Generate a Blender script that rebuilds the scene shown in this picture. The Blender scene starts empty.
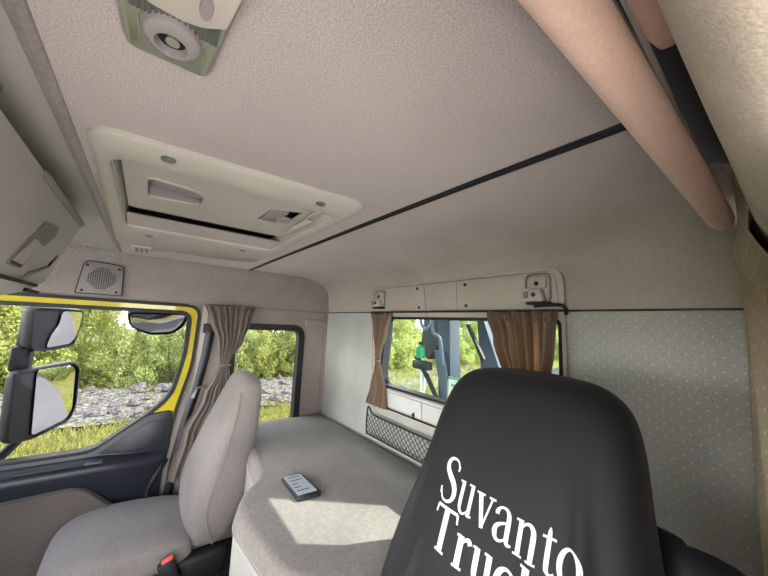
import bpy, bmesh, math, random
from mathutils import Vector, Matrix, noise
from mathutils.bvhtree import BVHTree
random.seed(7)
SC = bpy.context.scene
COL = SC.collection
pi = math.pi

# ------------------------------------------------------------------ materials
def new_mat(name):
    m = bpy.data.materials.new(name); m.use_nodes = True
    nt = m.node_tree; b = nt.nodes['Principled BSDF']
    return m, nt, b
def N(nt, t, **k):
    n = nt.nodes.new(t)
    for a, v in k.items():
        if a in n.inputs: n.inputs[a].default_value = v
        else: setattr(n, a, v)
    return n
def srgb(r, g, b):
    f = lambda c: (c/255/12.92) if c/255 <= .04045 else ((c/255+.055)/1.055)**2.6
    return (f(r), f(g), f(b), 1)
def fabric(name, c, c2=None, scale=60, big=3.0, amt=.35, bump=.25, rough=.95, stain=0.25, sheen=.15):
    """woven or felted cloth: fine fibre noise and broad wear blotches"""
    m, nt, b = new_mat(name)
    tc = N(nt, 'ShaderNodeTexCoord')
    n1 = N(nt, 'ShaderNodeTexNoise'); n1.inputs['Scale'].default_value = scale; n1.inputs['Detail'].default_value = 5
    n2 = N(nt, 'ShaderNodeTexNoise'); n2.inputs['Scale'].default_value = big; n2.inputs['Detail'].default_value = 4
    nt.links.new(tc.outputs['Object'], n1.inputs['Vector']); nt.links.new(tc.outputs['Object'], n2.inputs['Vector'])
    c2 = c2 or tuple(x*.72 for x in c[:3])+(1,)
    r1 = N(nt, 'ShaderNodeValToRGB'); e = r1.color_ramp.elements
    e[0].position = .5-amt*.5; e[0].color = c2; e[1].position = .5+amt*.5; e[1].color = c
    nt.links.new(n1.outputs['Fac'], r1.inputs['Fac'])
    r2 = N(nt, 'ShaderNodeValToRGB'); e = r2.color_ramp.elements
    e[0].position = .35; e[0].color = (1-stain,)*3+(1,); e[1].position = .6; e[1].color = (1, 1, 1, 1)
    nt.links.new(n2.outputs['Fac'], r2.inputs['Fac'])
    mx = N(nt, 'ShaderNodeMix'); mx.data_type = 'RGBA'; mx.blend_type = 'MULTIPLY'; mx.inputs[0].default_value = 1
    nt.links.new(r1.outputs[0], mx.inputs[6]); nt.links.new(r2.outputs[0], mx.inputs[7])
    nt.links.new(mx.outputs[2], b.inputs['Base Color'])
    bp = N(nt, 'ShaderNodeBump'); bp.inputs['Strength'].default_value = bump; bp.inputs['Distance'].default_value = .003
    nt.links.new(n1.outputs['Fac'], bp.inputs['Height']); nt.links.new(bp.outputs[0], b.inputs['Normal'])
    b.inputs['Roughness'].default_value = rough
    b.inputs['Sheen Weight'].default_value = sheen
    b.inputs['Specular IOR Level'].default_value = .2
    return m
def plastic(name, c, rough=.45, spec=.4, metal=0, bump=.05, scale=300, coat=0):
    m, nt, b = new_mat(name)
    tc = N(nt, 'ShaderNodeTexCoord'); n1 = N(nt, 'ShaderNodeTexNoise'); n1.inputs['Scale'].default_value = scale
    n2 = N(nt, 'ShaderNodeTexNoise'); n2.inputs['Scale'].default_value = 5; n2.inputs['Detail'].default_value = 5
    nt.links.new(tc.outputs['Object'], n1.inputs['Vector']); nt.links.new(tc.outputs['Object'], n2.inputs['Vector'])
    r2 = N(nt, 'ShaderNodeValToRGB'); e = r2.color_ramp.elements
    e[0].position = .3; e[0].color = tuple(x*.88 for x in c[:3])+(1,); e[1].position = .6; e[1].color = c
    nt.links.new(n2.outputs['Fac'], r2.inputs['Fac']); nt.links.new(r2.outputs[0], b.inputs['Base Color'])
    bp = N(nt, 'ShaderNodeBump'); bp.inputs['Strength'].default_value = bump; bp.inputs['Distance'].default_value = .001
    nt.links.new(n1.outputs['Fac'], bp.inputs['Height']); nt.links.new(bp.outputs[0], b.inputs['Normal'])
    b.inputs['Roughness'].default_value = rough; b.inputs['Specular IOR Level'].default_value = spec
    b.inputs['Metallic'].default_value = metal; b.inputs['Coat Weight'].default_value = coat
    return m
def glass(name, tint=(.9, .93, .92), gl=.06, haze=0.0):
    m = bpy.data.materials.new(name); m.use_nodes = True; nt = m.node_tree; nt.nodes.clear()
    o = N(nt, 'ShaderNodeOutputMaterial'); t = N(nt, 'ShaderNodeBsdfTransparent'); t.inputs[0].default_value = tint+(1,)
    g = N(nt, 'ShaderNodeBsdfGlossy'); g.inputs['Roughness'].default_value = 0.06; g.inputs[0].default_value = (1, 1, 1, 1)
    lw = N(nt, 'ShaderNodeLayerWeight'); pw = N(nt, 'ShaderNodeMath'); pw.operation = 'POWER'; pw.inputs[1].default_value = 4
    nt.links.new(lw.outputs['Facing'], pw.inputs[0]); f = N(nt, 'ShaderNodeMath'); f.operation = 'MULTIPLY_ADD'; f.inputs[1].default_value = .35; f.inputs[2].default_value = -.012; f.use_clamp = True
    nt.links.new(pw.outputs[0], f.inputs[0])
    mx = N(nt, 'ShaderNodeMixShader'); nt.links.new(f.outputs[0], mx.inputs[0]); nt.links.new(t.outputs[0], mx.inputs[1]); nt.links.new(g.outputs[0], mx.inputs[2])
    nt.links.new(mx.outputs[0], o.inputs[0]); return m
def thin_cloth(m, f, tint):
    nt = m.node_tree; b = nt.nodes['Principled BSDF']; o = nt.nodes['Material Output']
    t = N(nt, 'ShaderNodeBsdfTranslucent'); t.inputs[0].default_value = tint
    mx = N(nt, 'ShaderNodeMixShader'); mx.inputs[0].default_value = f
    nt.links.new(b.outputs[0], mx.inputs[1]); nt.links.new(t.outputs[0], mx.inputs[2]); nt.links.new(mx.outputs[0], o.inputs[0]); return m
def dotted(name, c, dotc, s=.027):
    """pale wall cloth with staggered rows of small woven dots"""
    m = fabric(name, c, scale=180, big=4, amt=.5, bump=.12, stain=.15)
    nt = m.node_tree; b = nt.nodes['Principled BSDF']
    tc = N(nt, 'ShaderNodeTexCoord'); mp = N(nt, 'ShaderNodeMapping'); mp.inputs['Scale'].default_value = (1/s, 1/s, 1/s)
    mp.inputs['Rotation'].default_value = (0, .785, 0)
    nt.links.new(tc.outputs['Object'], mp.inputs[0])
    v = N(nt, 'ShaderNodeTexVoronoi'); v.voronoi_dimensions = '2D'; v.inputs['Scale'].default_value = 1; v.inputs['Randomness'].default_value = .12
    sx = N(nt, 'ShaderNodeSeparateXYZ'); cx = N(nt, 'ShaderNodeCombineXYZ')
    nt.links.new(mp.outputs[0], sx.inputs[0]); ad = N(nt, 'ShaderNodeMath'); ad.operation = 'ADD'
    nt.links.new(sx.outputs[0], ad.inputs[0]); nt.links.new(sx.outputs[1], ad.inputs[1])
    nt.links.new(ad.outputs[0], cx.inputs[0]); nt.links.new(sx.outputs[2], cx.inputs[1]); nt.links.new(cx.outputs[0], v.inputs['Vector'])
    r = N(nt, 'ShaderNodeValToRGB'); e = r.color_ramp.elements; e[0].position = .07; e[0].color = (1, 1, 1, 1); e[1].position = .14; e[1].color = (0, 0, 0, 1)
    nt.links.new(v.outputs['Distance'], r.inputs['Fac'])
    old = b.inputs['Base Color'].links[0].from_socket
    mx = N(nt, 'ShaderNodeMix'); mx.data_type = 'RGBA'; mx.inputs[7].default_value = dotc
    nt.links.new(r.outputs[0], mx.inputs[0]); nt.links.new(old, mx.inputs[6]); nt.links.new(mx.outputs[2], b.inputs['Base Color'])
    return m
def corduroy(name, c):
    m = fabric(name, c, scale=90, big=2.6, amt=.5, bump=.2, stain=.30)
    nt = m.node_tree; b = nt.nodes['Principled BSDF']
    tc = N(nt, 'ShaderNodeTexCoord'); w = N(nt, 'ShaderNodeTexWave'); w.bands_direction = 'X'
    w.inputs['Scale'].default_value = 62; w.inputs['Distortion'].default_value = .6; w.inputs['Detail'].default_value = 0
    nt.links.new(tc.outputs['Object'], w.inputs[0])
    old = b.inputs['Base Color'].links[0].from_socket
    r = N(nt, 'ShaderNodeValToRGB'); e = r.color_ramp.elements; e[0].color = (.80, .80, .80, 1); e[1].color = (1, 1, 1, 1)
    nt.links.new(w.outputs['Fac'], r.inputs['Fac'])
    mx = N(nt, 'ShaderNodeMix'); mx.data_type = 'RGBA'; mx.blend_type = 'MULTIPLY'; mx.inputs[0].default_value = 1
    nt.links.new(old, mx.inputs[6]); nt.links.new(r.outputs[0], mx.inputs[7]); nt.links.new(mx.outputs[2], b.inputs['Base Color'])
    return m
def leafmat(name, c, c2):
    m, nt, b = new_mat(name)
    o = nt.nodes['Material Output']
    oi = N(nt, 'ShaderNodeNewGeometry'); r = N(nt, 'ShaderNodeValToRGB'); r.color_ramp.elements[0].color = c; r.color_ramp.elements[1].color = c2
    nt.links.new(oi.outputs['Random Per Island'], r.inputs[0]); nt.links.new(r.outputs[0], b.inputs['Base Color'])
    b.inputs['Roughness'].default_value = .6
    t = N(nt, 'ShaderNodeBsdfTranslucent'); nt.links.new(r.outputs[0], t.inputs[0])
    mx = N(nt, 'ShaderNodeMixShader'); mx.inputs[0].default_value = .45
    nt.links.new(b.outputs[0], mx.inputs[1]); nt.links.new(t.outputs[0], mx.inputs[2]); nt.links.new(mx.outputs[0], o.inputs[0])
    return m

M = {}
M['roof'] = fabric('headliner_cloth', srgb(200, 191, 184), srgb(166, 157, 151), scale=420, big=2.0, amt=.40, bump=.4, stain=.16)
M['cove'] = fabric('upper_wall_cloth', srgb(194, 188, 176), srgb(168, 161, 150), scale=260, big=4, amt=.6, bump=.2, stain=.12)
M['side'] = fabric('side_cloth', srgb(160, 151, 146), srgb(134, 125, 120), scale=120, big=4, amt=.6, bump=.15, stain=.12)
M['wall'] = dotted('dotted_wall_cloth', srgb(188, 190, 184), srgb(199, 197, 184), s=.022)
M['pillar'] = dotted('dotted_pillar_cloth', srgb(184, 168, 142), srgb(206, 192, 162), s=.02)
M['hatch'] = plastic('cream_plastic', srgb(190, 185, 174), rough=.55)
M['panel'] = plastic('warm_grey_plastic', srgb(188, 181, 170), rough=.5)
M['panel_w'] = plastic('pale_sill_plastic', srgb(205, 206, 205), rough=.5)
M['grey'] = plastic('grey_green_plastic', srgb(178, 176, 168), rough=.6)
M['greyd'] = plastic('dark_grey_plastic', srgb(128, 125, 120), rough=.6)  # darker grey for trims, seams and rims
M['black'] = plastic('black_rubber', srgb(28, 28, 31), rough=.55)
M['navy'] = plastic('black_door_plastic', srgb(34, 37, 46), rough=.42)
M['yellow'] = plastic('yellow_paint', srgb(190, 178, 14), rough=.25, coat=.6, bump=0)
M['seat'] = fabric('seat_velour', srgb(152, 146, 143), srgb(112, 107, 104), scale=260, big=5, amt=.6, bump=.3, stain=.18)
M['bunk'] = corduroy('ribbed_mattress_cloth', srgb(158, 152, 146))
M['bunkside'] = fabric('mattress_side_cloth', srgb(178, 174, 168), scale=260, amt=.5)
M['curt'] = fabric('taupe_curtain', srgb(142, 126, 108), srgb(120, 104, 88), scale=300, big=6, amt=.7, bump=.1, stain=.1)
thin_cloth(M['curt'], .30, srgb(214, 176, 128))
M['curt2'] = fabric('grey_taupe_curtain', srgb(134, 122, 114), srgb(108, 98, 92), scale=300, big=6, amt=.7, bump=.1, stain=.1)
M['knit'] = fabric('loose_knit', srgb(222, 208, 188), srgb(190, 176, 156), scale=420, big=8, amt=.5, bump=.25)
M['cover'] = fabric('black_seat_cover', srgb(31, 30, 35), srgb(23, 22, 26), scale=400, big=3, amt=.6, bump=.08, stain=.15, sheen=.03, rough=.62); M['cover'].node_tree.nodes['Principled BSDF'].inputs['Specular IOR Level'].default_value = .28
M['white'] = fabric('white_print', srgb(214, 220, 228), srgb(190, 196, 205), scale=400, amt=.6, bump=.05, stain=.05)
M['pad'] = fabric('pinkish_vinyl', srgb(240, 208, 188), srgb(226, 192, 174), scale=260, big=4, amt=.6, bump=.12, stain=.08, rough=.6)
M['card'] = fabric('door_card_cloth', srgb(96, 90, 86), scale=160, amt=.5, bump=.1)
M['carpet'] = fabric('black_carpet', srgb(24, 23, 23), scale=160, amt=.5, bump=.3)
M['chrome'] = plastic('mirror_silver', (.9, .9, .9, 1), rough=.0, metal=1, bump=0)
M['screw'] = plastic('dark_screw', srgb(60, 56, 54), rough=.3, metal=.6)
M['steel'] = plastic('steel', srgb(150, 150, 152), rough=.35, metal=.7)
M['cgrey'] = plastic('blue_grey_paint', srgb(66, 76, 86), rough=.5)
M['cdark'] = plastic('dark_blue_tarp', srgb(38, 42, 48), rough=.6, bump=.3, scale=30)
M['green'] = plastic('green_bottle', srgb(24, 150, 96), rough=.3)
M['red'] = plastic('red_button', srgb(215, 90, 88), rough=.35)
M['glass'] = glass('side_window_glass', (.72, .72, .72))
M['glass2'] = glass('rear_window_glass', (.80, .85, .84))
M['glass3'] = glass('windscreen_glass', (.95, .96, .96))
M['paper'] = plastic('paper_white', srgb(225, 240, 228), rough=.6)
M['mint'] = plastic('mint_print', srgb(120, 180, 150), rough=.6)
M['phone'] = plastic('phone_rubber', srgb(38, 42, 52), rough=.4)
M['bark'] = plastic('bark', srgb(120, 108, 96), rough=.9, bump=.3, scale=40)
M['lampgrey2'] = plastic('slate_paint', srgb(92, 104, 116), rough=.5)
M['lens'] = plastic('clear_lens', srgb(146, 150, 128), rough=.12, spec=.9, coat=1)
M['lampgrey'] = plastic('lamp_grey', srgb(150, 143, 142), rough=.3)
# ribbed reflector of the lamp
M['prism'] = plastic('prismatic_lens', srgb(96, 100, 92), rough=.25, spec=.8)
def ground_mat(name, cols, scale, rough=.95, bump=.5, vor=False):
    m, nt, b = new_mat(name); tc = N(nt, 'ShaderNodeTexCoord')
    n1 = N(nt, 'ShaderNodeTexVoronoi' if vor else 'ShaderNodeTexNoise'); n1.inputs['Scale'].default_value = scale
    if not vor: n1.inputs['Detail'].default_value = 8
    nt.links.new(tc.outputs['Object'], n1.inputs['Vector'])
    r = N(nt, 'ShaderNodeValToRGB'); el = r.color_ramp.elements
    el[0].color = cols[0]; el[0].position = .3; el[1].color = cols[-1]; el[1].position = .7
    if len(cols) > 2:
        e = el.new(.5); e.color = cols[1]
    nt.links.new(n1.outputs['Color'] if vor else n1.outputs['Fac'], r.inputs['Fac']); nt.links.new(r.outputs[0], b.inputs['Base Color'])
    bp = N(nt, 'ShaderNodeBump'); bp.inputs['Strength'].default_value = bump; bp.inputs['Distance'].default_value = .05
    nt.links.new(n1.outputs[0], bp.inputs['Height']); nt.links.new(bp.outputs[0], b.inputs['Normal'])
    b.inputs['Roughness'].default_value = rough; return m
M['soil'] = ground_mat('verge_soil', [srgb(82, 90, 40), srgb(112, 114, 62), srgb(134, 130, 90)], 2.5)
M['gravel'] = ground_mat('pale_gravel', [srgb(58, 56, 52), srgb(112, 108, 106), srgb(142, 138, 136)], 15, vor=True)
M['asphalt'] = ground_mat('old_asphalt', [srgb(80, 78, 80), srgb(92, 90, 92)], 30, bump=.2)
M['bounce_ground'] = ground_mat('pale_bounce_ground', [srgb(214, 206, 198), srgb(232, 226, 220)], 3, bump=.1)
M['rock'] = ground_mat('broken_rock', [srgb(58, 55, 53), srgb(104, 100, 97), srgb(140, 136, 132)], 3, bump=.4)
M['leafA'] = leafmat('young_leaf', srgb(142, 156, 76), srgb(214, 216, 140))
M['leafB'] = leafmat('pale_leaf', srgb(130, 150, 86), srgb(200, 208, 142))
M['grass'] = leafmat('grass_blade', srgb(120, 128, 52), srgb(182, 176, 104))

# ------------------------------------------------------------------ object helpers
def tag(o, label=None, cat=None, group=None, kind=None):
    if label: o['label'] = label
    if cat: o['category'] = cat
    if group: o['group'] = group
    if kind: o['kind'] = kind
    return o
def empty(name, loc=(0, 0, 0), **k):
    o = bpy.data.objects.new(name, None); COL.objects.link(o); o.location = loc; o.empty_display_size = .05
    return tag(o, **k)
def obj(name, bm, mat, parent=None, smooth=True, **k):
    bmesh.ops.recalc_face_normals(bm, faces=bm.faces)
    me = bpy.data.meshes.new(name); bm.to_mesh(me); bm.free()
    for m in (mat if isinstance(mat, (list, tuple)) else [mat]): me.materials.append(m)
    for p in me.polygons: p.use_smooth = smooth
    if smooth:
        try: me.set_sharp_from_angle(angle=math.radians(38))
        except Exception: pass
    o = bpy.data.objects.new(name, me); COL.objects.link(o)
    if parent:
        o.parent = parent
        l = parent_world(parent); o.location = -l
    return tag(o, **k)
def parent_world(p):
    l = Vector(p.location)
    while p.parent: p = p.parent; l += Vector(p.location)
    return l
def box(bm, lo, hi, bev=0.0, seg=2, mat=0, rot=None):
    lo = Vector(lo); hi = Vector(hi); c = (lo+hi)/2; s = hi-lo
    b = bmesh.new(); bmesh.ops.create_cube(b, size=1)
    bmesh.ops.scale(b, vec=s, verts=b.verts)
    if bev: bmesh.ops.bevel(b, geom=b.edges[:], offset=min(bev, min(s)*.49), segments=seg, profile=.5, affect='EDGES')
    if rot is not None: bmesh.ops.transform(b, matrix=rot.to_4x4(), verts=b.verts)
    bmesh.ops.translate(b, vec=c, verts=b.verts); merge(bm, b, mat)
    return bm
def merge(bm, b, mat=0):
    me = bpy.data.meshes.new('tmp'); b.to_mesh(me); b.free()
    n = len(bm.faces); bm.from_mesh(me); bpy.data.meshes.remove(me)
    bm.faces.ensure_lookup_table()
    for f in bm.faces[n:]: f.material_index = mat
def tube(bm, pts, r, seg=10, mat=0, caps=True):
    pts = [Vector(p) for p in pts]; rs = r if isinstance(r, (list, tuple)) else [r]*len(pts)
    rings = []; up = None
    for i, p in enumerate(pts):
        d = (pts[min(i+1, len(pts)-1)]-pts[max(i-1, 0)]).normalized()
        if up is None:
            up = Vector((0, 0, 1)) if abs(d.z) < .9 else Vector((1, 0, 0))
        a = d.cross(up).normalized(); up = a.cross(d).normalized()
        rings.append([bm.verts.new(p+(a*math.cos(t*2*pi/seg)+up*math.sin(t*2*pi/seg))*rs[i]) for t in range(seg)])
    for A, B in zip(rings, rings[1:]):
        for t in range(seg):
            f = bm.faces.new((A[t], A[(t+1) % seg], B[(t+1) % seg], B[t])); f.material_index = mat
    if caps:
        bm.faces.new(rings[0][::-1]).material_index = mat; bm.faces.new(rings[-1]).material_index = mat
    return bm
def curve(pts, n=8):
    """Catmull-Rom through points"""
    P = [Vector(p) for p in pts]; P = [2*P[0]-P[1]]+P+[2*P[-1]-P[-2]]; out = []
    for i in range(1, len(P)-2):
        for k in range(n):
            t = k/n
            out.append(.5*((2*P[i])+(-P[i-1]+P[i+1])*t+(2*P[i-1]-5*P[i]+4*P[i+1]-P[i+2])*t*t+(-P[i-1]+3*P[i]-3*P[i+1]+P[i+2])*t**3))
    out.append(P[-2]); return out
def rpoly(pts, r=.02, n=5):
    """2D polygon with rounded corners; r one value or one per corner"""
    out = []; L = len(pts)
    for i in range(L):
        ri = r[i] if isinstance(r, (list, tuple)) else r
        p = Vector(pts[i]); a = Vector(pts[i-1]); b = Vector(pts[(i+1) % L])
        da = (a-p); db = (b-p); ri = min(ri, da.length*.45, db.length*.45)
        if ri < 1e-5: out.append(p); continue
        A = p+da.normalized()*ri; B = p+db.normalized()*ri
        for k in range(n+1):
            t = k/n; out.append((1-t)**2*A+2*t*(1-t)*p+t*t*B)
    return out
def offset(poly, d):
    """offset a closed 2D polygon outwards by d"""
    area = sum(poly[i-1].x*poly[i].y-poly[i].x*poly[i-1].y for i in range(len(poly)))
    s = 1 if area > 0 else -1; out = []
    for i in range(len(poly)):
        a = poly[i-1]; p = poly[i]; b = poly[(i+1) % len(poly)]
        e = (p-a).normalized()+(b-p).normalized()
        if e.length < 1e-6: e = b-p
        e.normalize(); out.append(p+Vector((e.y, -e.x))*d*s)
    return out
AX = {'x': lambda u, v, d: (d, u, v), 'y': lambda u, v, d: (u, d, v), 'z': lambda u, v, d: (u, v, d)}
def plate(bm, outer, holes, ax, d0, d1, mat=0, bev=0):
    """flat slab between planes d0 and d1 along axis ax with cut-out holes"""
    b = bmesh.new(); f = AX[ax]; es = []
    for loop in [outer]+list(holes):
        vs = [b.verts.new(f(p[0], p[1], d0)) for p in loop]
        es += [b.edges.new((vs[i-1], vs[i])) for i in range(len(vs))]
    if holes: bmesh.ops.triangle_fill(b, use_beauty=True, use_dissolve=False, edges=es)
    else: b.faces.new(vs)
    g = bmesh.ops.extrude_face_region(b, geom=b.faces[:])
    vec = Vector(f(0, 0, d1-d0)); bmesh.ops.translate(b, vec=vec, verts=[v for v in g['geom'] if isinstance(v, bmesh.types.BMVert)])
    if bev:
        e2 = [e for e in b.edges if len(e.link_faces) == 2 and e.calc_face_angle(0) > .8]
        bmesh.ops.bevel(b, geom=e2, offset=bev, segments=2, profile=.5, affect='EDGES', clamp_overlap=True)
    bmesh.ops.recalc_face_normals(b, faces=b.faces)
    merge(bm, b, mat); return bm
def ring(bm, outer, inner, ax, d0, d1, mat=0):
    """frame between two loops with the same number of points"""
    f = AX[ax]; n = len(outer)
    V = [[bm.verts.new(f(p[0], p[1], d)) for p in L] for L, d in ((outer, d0), (outer, d1), (inner, d1), (inner, d0))]
    for a in range(4):
        A = V[a]; B = V[(a+1) % 4]
        for i in range(n):
            bm.faces.new((A[i-1], A[i], B[i], B[i-1])).material_index = mat
    return bm
def loft(bm, secs, seg=28, ax='z', mat=0):
    """superellipse sections: (position along axis, centre u, centre v, half u, half v, exponent)"""
    f = AX[ax]; rings = []
    for (s, cu, cv, hu, hv, ex) in secs:
        R = []
        for t in range(seg):
            a = 2*pi*t/seg; c = math.cos(a); q = math.sin(a)
            R.append(bm.verts.new(f(cu+hu*math.copysign(abs(c)**(2/ex), c), cv+hv*math.copysign(abs(q)**(2/ex), q), s)))
        rings.append(R)
    for A, B in zip(rings, rings[1:]):
        for t in range(seg): bm.faces.new((A[t], A[(t+1) % seg], B[(t+1) % seg], B[t])).material_index = mat
    bm.faces.new(rings[0][::-1]).material_index = mat; bm.faces.new(rings[-1]).material_index = mat
    return bm
def interp(secs, n=5):
    P = curve([Vector(s[:3]) for s in secs], n); out = []
    rest = []
    for i in range(len(secs)-1):
        for k in range(n):
            t = k/n; t = t; rest.append(tuple(secs[i][j]*(1-t)+secs[i+1][j]*t for j in (3, 4, 5)))
    rest.append(secs[-1][3:6])
    hs = curve([Vector(s[3:6]) for s in secs], n)
    return [(p[0], p[1], p[2], max(h[0], .004), max(h[1], .004), max(h[2], 2)) for p, h in zip(P, hs)]
def disc(bm, c, n, r, h, seg=16, mat=0):
    c = Vector(c); n = Vector(n).normalized(); tube(bm, [c, c+n*h], r, seg, mat); return bm
def polyface(bm, pts, thick, mat=0):
    """planar polygon in 3D with thickness along its normal"""
    P = [Vector(p) for p in pts]; n = Vector((0, 0, 0))
    for i in range(len(P)): n += P[i-1].cross(P[i])
    n.normalize(); A = [bm.verts.new(p) for p in P]; B = [bm.verts.new(p+n*thick) for p in P]
    bm.faces.new(A[::-1]).material_index = mat; bm.faces.new(B).material_index = mat
    for i in range(len(P)): bm.faces.new((A[i-1], A[i], B[i], B[i-1])).material_index = mat
    return bm
def strip(bm, profile, ax, a0, a1, n=1, mat=0, thick=0):
    """sweep an open profile of (u, v) along axis"""
    f = AX[ax]; rows = []
    for k in range(n+1):
        d = a0+(a1-a0)*k/n; rows.append([bm.verts.new(f(p[0], p[1], d)) for p in profile])
    for A, B in zip(rows, rows[1:]):
        for i in range(len(profile)-1): bm.faces.new((A[i], A[i+1], B[i+1], B[i])).material_index = mat
    return bm
V2 = lambda L: [Vector(p) for p in L]

# ================================================================== CAB SHELL
ZC = 1.55; ZS = 1.325
bm = bmesh.new(); box(bm, (-.04, -1.95, -.06), (2.12, .03, 0)); obj('floor', bm, M['carpet'], kind='structure')
# headliner with the hatch opening
bm = bmesh.new()
hole = rpoly([(.73, -1.14), (1.31, -1.14), (1.31, -.665), (.73, -.665)], .035)
plate(bm, V2([(.06, -1.19), (1.988, -1.19), (1.988, -.25), (2.02, -.20), (2.02, -.10), (.06, -.10)]), [hole], 'z', ZC, ZC+.03)
obj('ceiling', bm, M['roof'], kind='structure')
# roof well above the hatch, closed on top
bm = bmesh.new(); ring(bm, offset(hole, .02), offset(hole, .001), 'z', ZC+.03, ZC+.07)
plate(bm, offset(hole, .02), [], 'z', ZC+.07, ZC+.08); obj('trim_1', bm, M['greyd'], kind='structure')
# front roof panel of smooth grey plastic, a step in front of the cloth
bm = bmesh.new()
prof = V2([(-1.203, 1.552), (-1.198, 1.545), (-1.189, 1.542), (-1.182, 1.546), (-1.179, 1.556)])
strip(bm, prof, 'x', .10, 1.988); obj('trim_2', bm, M['side'], kind='structure')
bm = bmesh.new(); plate(bm, V2([(.0, -1.95), (1.988, -1.95), (1.988, -1.19), (.0, -1.19)]), [], 'z', ZC+.004, ZC+.03)
fr = obj('trim_3', bm, M['grey'], kind='structure')
bm = bmesh.new()
for cx, cy, a, b2 in ((1.47, -1.285, .075, .05), (.09, -1.29, .06, .035)):
    o_ = [Vector((cx+a*math.cos(t*pi/16), cy+b2*math.sin(t*pi/16))) for t in range(32)]
    ring(bm, o_, offset(o_, -.005), 'z', ZC+.005, ZC-.001)
obj('screw_cap', bm, M['grey'], fr, label='round moulded cap outline in the front roof panel')

# passenger side upper wall with curved top, cloth
bm = bmesh.new()
prof = [(0, 1.3195), (0, 1.45), (.004, 1.49), (.016, 1.525), (.04, 1.545), (.075, 1.553), (.09, 1.556)]
P2 = [Vector(p) for p in prof]; b2 = [Vector((p[0]-.03 if p[0] < .03 else p[0], p[1]+.03)) for p in prof]
def side_strip(bm, y0, y1):
    A = [bm.verts.new((p[0], y0, p[1])) for p in prof]; B = [bm.verts.new((p[0], y1, p[1])) for p in prof]
    for i in range(len(prof)-1): bm.faces.new((A[i], A[i+1], B[i+1], B[i]))
side_strip(bm, -1.95, 0.0)
plate(bm, V2([(-1.95, 1.3195), (.03, 1.3195), (.03, 1.60), (-1.95, 1.60)]), [], 'x', -.04, -.004)
obj('wall_left_upper', bm, M['side'], kind='structure')
# lower passenger wall behind the door: pillar plus rear side window
sw_in = rpoly([(-.60, .60), (-.21, .60), (-.21, 1.187), (-.60, 1.187)], .045, 6)
bm = bmesh.new()
plate(bm, V2([(-.945, 0), (.03, 0), (.03, 1.32), (-.845, 1.322), (-.83, 1.26), (-.818, .98), (-.870, .745), (-.922, .30)]), [offset(sw_in, .035)], 'x', -.04, 0)
obj('wall_left', bm, M['side'], kind='structure')
bm = bmesh.new(); plate(bm, V2([(-1.95, 0), (-.79, 0), (-.79, .10), (-1.95, .10)]), [], 'x', -.04, 0)
obj('wall_left_sill', bm, M['greyd'], kind='structure')
w1 = empty('window_1', (0, -.4, .6), kind='structure')
bm = bmesh.new(); ring(bm, offset(sw_in, .040), sw_in, 'x', -.045, .012); obj('window_frame', bm, M['black'], w1)
bm = bmesh.new(); plate(bm, offset(sw_in, .003), [], 'x', -.028, -.024); obj('pane', bm, M['glass'], w1, smooth=False)
# seam bead along side wall
bm = bmesh.new(); box(bm, (0, -.86, 1.3195), (.006, -.002, 1.3265), .002); obj('trim_4', bm, M['greyd'], kind='structure')
# rear wall corner bead
bm = bmesh.new(); box(bm, (-.001, -.03, .62), (.003, -.026, 1.32)); obj('trim_5', bm, M['greyd'], kind='structure')

# rear wall
win = rpoly([(.69, .945), (1.61, .945), (1.61, 1.287), (.72, 1.287)], [.05, .05, .02, .02], 6)
bm = bmesh.new()
plate(bm, V2([(-.0, 0), (2.0, 0), (2.0, 1.322), (-.0, 1.322)]), [offset(win, .008)], 'y', 0, .03)
obj('wall_back', bm, M['wall'], kind='structure', smooth=False)
# padded cove from seam to ceiling
bm = bmesh.new(); prof = [(0.004, 1.328), (-.002, 1.38), (-.006, 1.44), (-.018, 1.475), (-.045, 1.503), (-.09, 1.524), (-.15, 1.540), (-.22, 1.5495), (-.26, 1.551)]
pc = curve([(p[0], p[1], 0) for p in prof], 4)
strip(bm, [(p.x, p.y) for p in pc], 'x', 0.0, 2.03)
bmesh.ops.translate(bm, vec=(0, 0, 0), verts=bm.verts)
plate(bm, V2([(0, 1.328), (2.03, 1.328), (2.03, 1.62), (0, 1.62)]), [], 'y', .006, .03)
obj('wall_back_upper', bm, M['cove'], kind='structure')
bm = bmesh.new()
box(bm, (0.0, -.002, 1.3215), (.575, .003, 1.3265), .001); box(bm, (1.63, -.002, 1.3210), (2.0, .003, 1.3270), .001)
obj('trim_6', bm, M['screw'], kind='structure')
# ceiling rail
bm = bmesh.new(); pts = [(.05, -.575, 1.551), (.6, -.570, 1.5505), (1.3, -.558, 1.5495), (1.7, -.548, 1.549), (2.0, -.536, 1.549)]
for dy, dz, r in ((-.006, 0, .0035), (.005, 0, .0045)):
    tube(bm, [(p[0], p[1]+dy, p[2]+dz) for p in pts], r, 8)
obj('trim_7', bm, M['black'], kind='structure')

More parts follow.
